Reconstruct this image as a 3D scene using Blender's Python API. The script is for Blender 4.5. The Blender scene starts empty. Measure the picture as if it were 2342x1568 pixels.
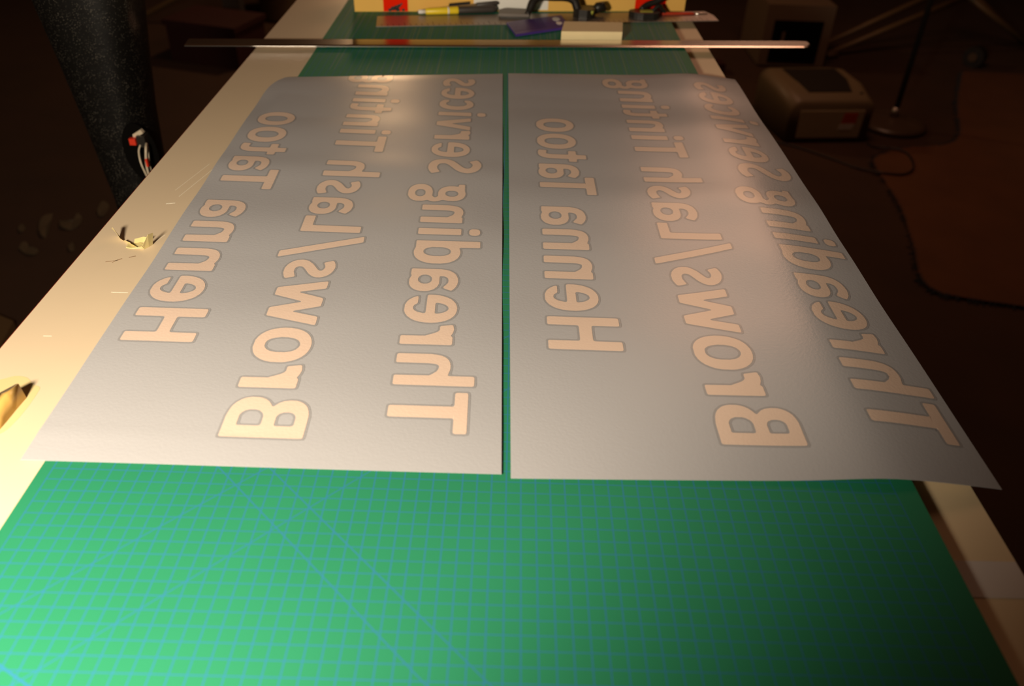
import bpy, bmesh, math, random
from mathutils import Vector, Matrix, noise
random.seed(7)

# ------------------------------------------------------------------ camera
# scene units are metres; all layout numbers below are centimetres measured
# from the corner of the cutting mat's printed grid (x right, y away, z up
# from the mat surface, which lies 90.3 cm above the floor).
ZT = 0.903
def W(x, y, z=0.0):
    return Vector((x*0.01, y*0.01, ZT + z*0.01))

scn = bpy.context.scene
cam_d = bpy.data.cameras.new('camera')
cam = bpy.data.objects.new('camera', cam_d)
scn.collection.objects.link(cam)
scn.camera = cam
cam_d.sensor_width = 36.0
cam_d.lens = 28.97
PITCH, ROLL, YAW = 0.6340, -0.0421, -0.0159
cr_, sr_ = math.cos(ROLL), math.sin(ROLL)
cy_, sy_ = math.cos(YAW), math.sin(YAW)
Rv = Vector((cy_, sy_, 0))
Fv = Vector((-sy_*math.cos(PITCH), cy_*math.cos(PITCH), -math.sin(PITCH)))
Uv = Vector((-sy_*math.sin(PITCH), cy_*math.sin(PITCH), math.cos(PITCH)))
xa = Rv*cr_ - Uv*sr_
ya = Rv*sr_ + Uv*cr_
za = -Fv
M = Matrix((xa, ya, za)).transposed().to_4x4()
M.translation = W(30.3514, -40.0225, 41.3054)
cam.matrix_world = M
cam_d.clip_start = 0.02
cam_d.dof.use_dof = True
cam_d.dof.focus_distance = 0.80
cam_d.dof.aperture_fstop = 5.6

# ------------------------------------------------------------------ light
world = bpy.data.worlds.new('world'); scn.world = world
world.use_nodes = True
bg = world.node_tree.nodes['Background']
bg.inputs[0].default_value = (1.0, 0.36, 0.12, 1)
bg.inputs[1].default_value = 0.006

def lamp(name, kind, loc, power, color, size, **kw):
    d = bpy.data.lights.new(name, kind)
    d.energy = power; d.color = color
    if kind == 'AREA':
        d.shape = 'DISK'; d.size = size
    else:
        d.shadow_soft_size = size
    o = bpy.data.objects.new(name, d); scn.collection.objects.link(o)
    o.location = loc
    for k, v in kw.items(): setattr(d, k, v)
    return o
# clip-on work lamp beside the photographer's left shoulder
wl = lamp('work_lamp_light', 'SPOT', W(-7, -45, 37), 58.0, (1.0, 0.85, 0.65), 0.06, spot_size=math.radians(180), spot_blend=0.38)
wl.rotation_euler = Vector((-55, 78, -32)).to_track_quat('-Z', 'Y').to_euler()
# bare warm bulb in the next part of the workshop, beyond the bench
lamp('far_bulb_light', 'POINT', W(-35, 400, 66), 19.0, (1.0, 0.62, 0.32), 0.08)
# ceiling lamp to the right
lamp('ceiling_lamp_light', 'POINT', W(125, 270, 125), 26.0, (1.0, 0.52, 0.32), 0.4)

scn.view_settings.view_transform = 'Standard'
scn.view_settings.look = 'None'
scn.view_settings.gamma = 1.0
scn.view_settings.use_curve_mapping = False
scn.view_settings.exposure = 0.0

# ------------------------------------------------------------------ helpers
def link(o, parent=None):
    scn.collection.objects.link(o)
    if parent is not None: o.parent = parent
    return o

def tag(o, label=None, cat=None, group=None, kind=None):
    if label: o['label'] = label
    if cat: o['category'] = cat
    if group: o['group'] = group
    if kind: o['kind'] = kind
    return o

def empty(name, loc=(0, 0, 0), rz=0.0):
    o = bpy.data.objects.new(name, None)
    o.empty_display_size = 0.02
    o.location = loc; o.rotation_euler = (0, 0, rz)
    return link(o)

def obj(name, bm, mat, parent=None, smooth=False, origin=None, bevel=0.0, seg=2):
    """Link a bmesh given in world metres (or in the parent's frame) as one mesh object."""
    if bevel > 0:
        ed = [e for e in bm.edges if len(e.link_faces) == 2 and e.calc_face_angle(0) > 0.6]
        bmesh.ops.bevel(bm, geom=ed, offset=bevel, segments=seg, affect='EDGES', profile=0.5)
    bmesh.ops.recalc_face_normals(bm, faces=bm.faces)
    off = Vector((0, 0, 0))
    if parent is None:
        if origin is None:
            lo = Vector([min(v.co[i] for v in bm.verts) for i in range(3)])
            hi = Vector([max(v.co[i] for v in bm.verts) for i in range(3)])
            off = Vector(((lo.x+hi.x)/2, (lo.y+hi.y)/2, lo.z))
        else:
            off = Vector(origin)
    else:
        off = Vector(parent.location)
        if parent.rotation_euler[2]:
            R = Matrix.Rotation(-parent.rotation_euler[2], 4, 'Z')
        else:
            R = None
    for v in bm.verts: v.co -= off
    if parent is not None and R is not None:
        for v in bm.verts: v.co = R @ v.co
    me = bpy.data.meshes.new(name); bm.to_mesh(me); bm.free()
    for m in (mat if isinstance(mat, (list, tuple)) else [mat]): me.materials.append(m)
    if smooth:
        for p in me.polygons: p.use_smooth = True
    o = bpy.data.objects.new(name, me)
    if parent is None: o.location = off
    return link(o, parent)

def sub(name, bm, mat, parent, **kw):
    """A part of a part: same frame as its grand-parent empty (parts sit at the empty's origin)."""
    top = parent.parent if parent.parent is not None else parent
    o = obj(name, bm, mat, top, **kw)
    o.parent = parent
    return o

def box(bm, x0, x1, y0, y1, z0, z1):
    """axis box in cm layout coordinates"""
    vs = [bm.verts.new(W(x, y, z)) for z in (z0, z1) for y in (y0, y1) for x in (x0, x1)]
    for f in ((0, 1, 3, 2), (4, 6, 7, 5), (0, 4, 5, 1), (2, 3, 7, 6), (0, 2, 6, 4), (1, 5, 7, 3)):
        bm.faces.new([vs[i] for i in f])

def prism(bm, pts, z0, z1):
    """vertical prism over a polygon (cm)"""
    a = [bm.verts.new(W(x, y, z0)) for x, y in pts]
    b = [bm.verts.new(W(x, y, z1)) for x, y in pts]
    n = len(pts)
    bm.faces.new(a[::-1]); bm.faces.new(b)
    for i in range(n): bm.faces.new([a[i], a[(i+1) % n], b[(i+1) % n], b[i]])

def obox(bm, p, q, width, z0, z1, z0b=None, z1b=None):
    """box along the segment p-q (cm, plan view)"""
    p = Vector(p); q = Vector(q); d = (q-p).normalized(); n = Vector((-d.y, d.x))*width/2
    pts = [p-n, q-n, q+n, p+n]
    prism(bm, [(v.x, v.y) for v in pts], z0, z1)

def tube(bm, pts, rad, n=12, cap=True):
    """round tube through cm points; rad a number or one per point"""
    P = [W(*p) for p in pts]
    R = [r*0.01 for r in (rad if isinstance(rad, (list, tuple)) else [rad]*len(P))]
    rings = []; prev = None
    for i, p in enumerate(P):
        t = (P[min(i+1, len(P)-1)] - P[max(i-1, 0)]).normalized()
        if prev is None:
            up = Vector((0, 0, 1)) if abs(t.z) < 0.9 else Vector((1, 0, 0))
            a = t.cross(up).normalized()
        else:
            a = (prev - t*prev.dot(t)).normalized()
        prev = a; b = t.cross(a)
        rings.append([bm.verts.new(p + (a*math.cos(2*math.pi*k/n) + b*math.sin(2*math.pi*k/n))*R[i]) for k in range(n)])
    for r0, r1 in zip(rings, rings[1:]):
        for k in range(n): bm.faces.new([r0[k], r0[(k+1) % n], r1[(k+1) % n], r1[k]])
    if cap:
        bm.faces.new(rings[0][::-1]); bm.faces.new(rings[-1])

def spline(pts, k=8):
    P = [Vector(p) for p in pts]
    Q = [2*P[0]-P[1]] + P + [2*P[-1]-P[-2]]
    out = []
    for i in range(1, len(Q)-2):
        a, b, c, d = Q[i-1:i+3]
        for s in range(k):
            t = s/k
            out.append(0.5*((2*b)+(-a+c)*t+(2*a-5*b+4*c-d)*t*t+(-a+3*b-3*c+d)*t**3))
    out.append(P[-1]); return [tuple(v) for v in out]

def loft(bm, sections, cap=True):
    """sections: lists of cm points, same count"""
    rings = [[bm.verts.new(W(*p)) for p in s] for s in sections]
    n = len(rings[0])
    for r0, r1 in zip(rings, rings[1:]):
        for k in range(n): bm.faces.new([r0[k], r0[(k+1) % n], r1[(k+1) % n], r1[k]])
    if cap:
        bm.faces.new(rings[0][::-1]); bm.faces.new(rings[-1])

def NB(): return bmesh.new()

# ------------------------------------------------------------------ materials
def mat(name, col, rough=0.5, metal=0.0, spec=0.5, var=0.0, vscale=20.0, bump=0.0, bscale=200.0, coat=0.0, emit=None):
    m = bpy.data.materials.new(name); m.use_nodes = True
    nt = m.node_tree; N = nt.nodes; L = nt.links
    p = N['Principled BSDF']
    p.inputs['Base Color'].default_value = (*col, 1)
    p.inputs['Roughness'].default_value = rough
    p.inputs['Metallic'].default_value = metal
    p.inputs['Specular IOR Level'].default_value = spec
    p.inputs['Coat Weight'].default_value = coat
    tc = N.new('ShaderNodeTexCoord')
    if var > 0:
        nz = N.new('ShaderNodeTexNoise'); nz.inputs['Scale'].default_value = vscale
        nz.inputs['Detail'].default_value = 4
        L.new(tc.outputs['Object'], nz.inputs['Vector'])
        mx = N.new('ShaderNodeMix'); mx.data_type = 'RGBA'
        mx.inputs['A'].default_value = (*[c*(1-var) for c in col], 1)
        mx.inputs['B'].default_value = (*[min(1, c*(1+var)) for c in col], 1)
        L.new(nz.outputs['Fac'], mx.inputs['Factor'])
        L.new(mx.outputs['Result'], p.inputs['Base Color'])
    if bump > 0:
        nb = N.new('ShaderNodeTexNoise'); nb.inputs['Scale'].default_value = bscale
        nb.inputs['Detail'].default_value = 3
        L.new(tc.outputs['Object'], nb.inputs['Vector'])
        bn = N.new('ShaderNodeBump'); bn.inputs['Strength'].default_value = bump
        bn.inputs['Distance'].default_value = 0.001
        L.new(nb.outputs['Fac'], bn.inputs['Height'])
        L.new(bn.outputs['Normal'], p.inputs['Normal'])
    return m

def math_node(nt, op, a, b=None, c=None):
    n = nt.nodes.new('ShaderNodeMath'); n.operation = op
    for i, v in enumerate((a, b, c)):
        if v is None: continue
        if isinstance(v, (int, float)): n.inputs[i].default_value = v
        else: nt.links.new(v, n.inputs[i])
    return n.outputs[0]

def mat_cutting():
    m = mat('green_cutting_mat', (0.02, 0.2, 0.11), rough=0.62, spec=0.3)
    nt = m.node_tree; N = nt.nodes; L = nt.links; p = N['Principled BSDF']
    tc = N.new('ShaderNodeTexCoord'); sp = N.new('ShaderNodeSeparateXYZ')
    L.new(tc.outputs['Object'], sp.inputs[0])
    x = math_node(nt, 'MULTIPLY', sp.outputs[0], 100.0)
    y = math_node(nt, 'MULTIPLY', sp.outputs[1], 100.0)
    def lines(v, w):
        f = math_node(nt, 'FRACT', math_node(nt, 'ADD', v, 100.5))
        d = math_node(nt, 'ABSOLUTE', math_node(nt, 'SUBTRACT', f, 0.5))
        return math_node(nt, 'LESS_THAN', d, w)
    def single(v, c, w):
        d = math_node(nt, 'ABSOLUTE', math_node(nt, 'SUBTRACT', v, c))
        return math_node(nt, 'LESS_THAN', d, w)
    gx = lines(x, 0.042); gy = lines(y, 0.037)
    g = math_node(nt, 'MAXIMUM', gx, gy)
    s = math_node(nt, 'ADD', x, y); dd = math_node(nt, 'SUBTRACT', y, x)
    for v, c in ((s, 11.68), (s, 15.25), (dd, -20.92), (dd, -13.78)):
        g = math_node(nt, 'MAXIMUM', g, single(v, c, 0.06))
    v30 = math_node(nt, 'ADD', y, math_node(nt, 'MULTIPLY', x, 0.55))
    near = math_node(nt, 'LESS_THAN', x, 9.0)
    g = math_node(nt, 'MAXIMUM', g, math_node(nt, 'MULTIPLY', single(v30, -12.62, 0.08), near))
    inside = math_node(nt, 'MULTIPLY', math_node(nt, 'GREATER_THAN', x, -0.06), math_node(nt, 'LESS_THAN', x, 58.06))
    g = math_node(nt, 'MULTIPLY', g, inside)
    # knife scratches running away from the viewer on the far, worn half
    mp = N.new('ShaderNodeMapping'); mp.inputs['Scale'].default_value = (330, 1.3, 1)
    L.new(tc.outputs['Object'], mp.inputs['Vector'])
    nz = N.new('ShaderNodeTexNoise'); nz.inputs['Scale'].default_value = 1.0; nz.inputs['Detail'].default_value = 1.0
    L.new(mp.outputs[0], nz.inputs['Vector'])
    sc = math_node(nt, 'GREATER_THAN', nz.outputs['Fac'], 0.62)
    far = math_node(nt, 'GREATER_THAN', y, 84.0)
    sc = math_node(nt, 'MULTIPLY', sc, far)
    n2 = N.new('ShaderNodeTexNoise'); n2.inputs['Scale'].default_value = 9.0
    L.new(tc.outputs['Object'], n2.inputs['Vector'])
    base = N.new('ShaderNodeMix'); base.data_type = 'RGBA'
    base.inputs['A'].default_value = (0.014, 0.175, 0.082, 1)
    base.inputs['B'].default_value = (0.018, 0.205, 0.102, 1)
    L.new(n2.outputs['Fac'], base.inputs['Factor'])
    c1 = N.new('ShaderNodeMix'); c1.data_type = 'RGBA'
    c1.inputs['B'].default_value = (0.020, 0.155, 0.27, 1)
    L.new(g, c1.inputs['Factor']); L.new(base.outputs['Result'], c1.inputs['A'])
    c2 = N.new('ShaderNodeMix'); c2.data_type = 'RGBA'
    c2.inputs['B'].default_value = (0.22, 0.28, 0.22, 1)
    L.new(math_node(nt, 'MULTIPLY', sc, 0.35), c2.inputs['Factor']); L.new(c1.outputs['Result'], c2.inputs['A'])
    L.new(c2.outputs['Result'], p.inputs['Base Color'])
    nb = N.new('ShaderNodeTexNoise'); nb.inputs['Scale'].default_value = 900
    L.new(tc.outputs['Object'], nb.inputs['Vector'])
    bn = N.new('ShaderNodeBump'); bn.inputs['Strength'].default_value = 0.15; bn.inputs['Distance'].default_value = 0.0005
    L.new(nb.outputs['Fac'], bn.inputs['Height']); L.new(bn.outputs['Normal'], p.inputs['Normal'])
    return m

def mat_speckle():
    m = mat('black_speckled_paint', (0.004, 0.0035, 0.003), rough=0.42, spec=0.35)
    nt = m.node_tree; N = nt.nodes; L = nt.links; p = N['Principled BSDF']
    tc = N.new('ShaderNodeTexCoord')
    v = N.new('ShaderNodeTexVoronoi'); v.inputs['Scale'].default_value = 400
    L.new(tc.outputs['Object'], v.inputs['Vector'])
    nz = N.new('ShaderNodeTexNoise'); nz.inputs['Scale'].default_value = 60
    L.new(tc.outputs['Object'], nz.inputs['Vector'])
    thr = math_node(nt, 'MULTIPLY', nz.outputs['Fac'], 0.42)
    s = math_node(nt, 'LESS_THAN', v.outputs['Distance'], thr)
    mx = N.new('ShaderNodeMix'); mx.data_type = 'RGBA'
    mx.inputs['A'].default_value = (0.004, 0.0035, 0.003, 1); mx.inputs['B'].default_value = (0.085, 0.075, 0.06, 1)
    L.new(s, mx.inputs['Factor']); L.new(mx.outputs['Result'], p.inputs['Base Color'])
    bn = N.new('ShaderNodeBump'); bn.inputs['Strength'].default_value = 0.6; bn.inputs['Distance'].default_value = 0.001
    L.new(nz.outputs['Fac'], bn.inputs['Height']); L.new(bn.outputs['Normal'], p.inputs['Normal'])
    return m

M_BENCH = mat('cream_laminate', (0.66, 0.53, 0.37), rough=0.42, spec=0.45, var=0.03, vscale=9)
M_EDGE_STRIP = mat('pale_edge_strip_laminate', (0.88, 0.68, 0.42), rough=0.5, var=0.03, vscale=12)
M_BAND = mat('red_brown_edge_band', (0.20, 0.035, 0.02), rough=0.5)
M_WOOD = mat('brown_bench_frame', (0.09, 0.05, 0.03), rough=0.7, var=0.2)
M_MAT = mat_cutting()
M_SHEET = mat('grey_transfer_vinyl', (0.42, 0.42, 0.44), rough=0.29, spec=0.55, var=0.03, vscale=6, bump=0.12, bscale=420)
M_LET = mat('pale_pink_letter_film', (0.73, 0.56, 0.455), rough=0.29, spec=0.55, bump=0.12, bscale=420)
M_RIM_SHADE = mat('painted_rim_shade', (0.33, 0.325, 0.335), rough=0.29, spec=0.55, bump=0.12, bscale=420)  # darker grey paints the shade in the dip round each letter
M_CHROME = mat('polished_steel', (0.80, 0.74, 0.68), rough=0.22, metal=1.0)
M_STEEL = mat('satin_steel', (0.36, 0.31, 0.27), rough=0.38, metal=0.7)
M_STEELMARK = mat('dark_ruler_marks', (0.03, 0.025, 0.02), rough=0.6)
M_CARD = mat('tan_cardboard', (0.95, 0.56, 0.14), rough=0.9, spec=0.1, var=0.05, vscale=10)
M_RED = mat('red_print', (0.95, 0.02, 0.002), rough=0.9, spec=0.05)
M_WHITE = mat('white_paper', (0.97, 0.93, 0.86), rough=0.7)
M_YEL = mat('yellow_plastic', (0.98, 0.72, 0.03), rough=0.35)
M_BLK = mat('black_plastic', (0.018, 0.015, 0.012), rough=0.42)
M_DKGREY = mat('dark_grey_plastic', (0.06, 0.05, 0.045), rough=0.45)
M_GREYF = mat('grey_foot_pad', (0.20, 0.17, 0.15), rough=0.5)
M_LIME = mat('lime_plastic', (0.50, 0.52, 0.08), rough=0.4)
M_PURPLE = mat('purple_blue_plastic', (0.075, 0.035, 0.26), rough=0.35)
M_PURPLED = mat('dark_purple_groove', (0.015, 0.007, 0.05), rough=0.4)
M_CREAM = mat('cream_felt_block', (0.97, 0.78, 0.45), rough=0.85, var=0.04, vscale=60)
M_RDHANDLE = mat('red_tool_handle', (0.55, 0.05, 0.02), rough=0.35)
M_PENTAN = mat('tan_clear_plastic', (0.40, 0.26, 0.12), rough=0.25)
M_TAPE = mat('white_masking_tape', (0.80, 0.72, 0.66), rough=0.6)
M_CHIP = mat('clear_tape_scrap', (0.62, 0.52, 0.24), rough=0.18, spec=0.7)
M_GOLD = mat('amber_tape_flap', (0.72, 0.44, 0.12), rough=0.22, spec=0.7)
M_GOLD2 = mat('yellowed_tape_film', (0.68, 0.54, 0.27), rough=0.25, spec=0.6)
M_SCUFF = mat('brown_scuff', (0.30, 0.19, 0.11), rough=0.7)
M_SCR = mat('white_scratch', (0.90, 0.85, 0.70), rough=0.4)
M_SPK = mat_speckle()
M_WIRE = mat('white_wire_sleeve', (0.62, 0.52, 0.38), rough=0.35)
M_REDC = mat('red_connector', (0.70, 0.04, 0.015), rough=0.4)
M_HOLE_SHADE = mat('painted_hole_shade', (0.003, 0.0025, 0.002), rough=0.9, spec=0.05)  # shade inside openings, painted as near-black plates
M_FLOOR = mat('dark_brown_carpet', (0.045, 0.018, 0.006), rough=0.95, var=0.35, vscale=3.5, bump=0.8, bscale=120)
M_RUG = mat('rust_rug', (0.105, 0.036, 0.009), rough=0.95, var=0.3, vscale=5, bump=0.8, bscale=120)
M_FRINGE = mat('frayed_blue_yarn', (0.02, 0.022, 0.026), rough=0.95)
M_WALL = mat('brown_wall', (0.10, 0.05, 0.025), rough=0.9, var=0.1, vscale=2)
M_PRN = mat('beige_printer_shell', (0.18, 0.13, 0.07), rough=0.5, var=0.05, vscale=5)
M_PRNF = mat('grey_printer_front', (0.60, 0.50, 0.32), rough=0.5)
M_PRND = mat('dark_printer_tray', (0.02, 0.015, 0.01), rough=0.5)
M_ORANGE = mat('orange_sticker', (0.75, 0.10, 0.02), rough=0.6)
M_CASE = mat('grey_case_shell', (0.15, 0.10, 0.06), rough=0.6)
M_CHAIR = mat('aged_aluminium_tube', (0.15, 0.09, 0.04), rough=0.5, metal=0.2)
M_BASE = mat('weighted_base_paint', (0.08, 0.05, 0.03), rough=0.35)
M_BAG = mat('dark_printed_bag', (0.012, 0.009, 0.006), rough=0.7)
M_SCRAP = mat('pale_scrap', (0.09, 0.06, 0.03), rough=0.8)
M_DRED = mat('dark_red_crate', (0.035, 0.004, 0.002), rough=0.7)

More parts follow.
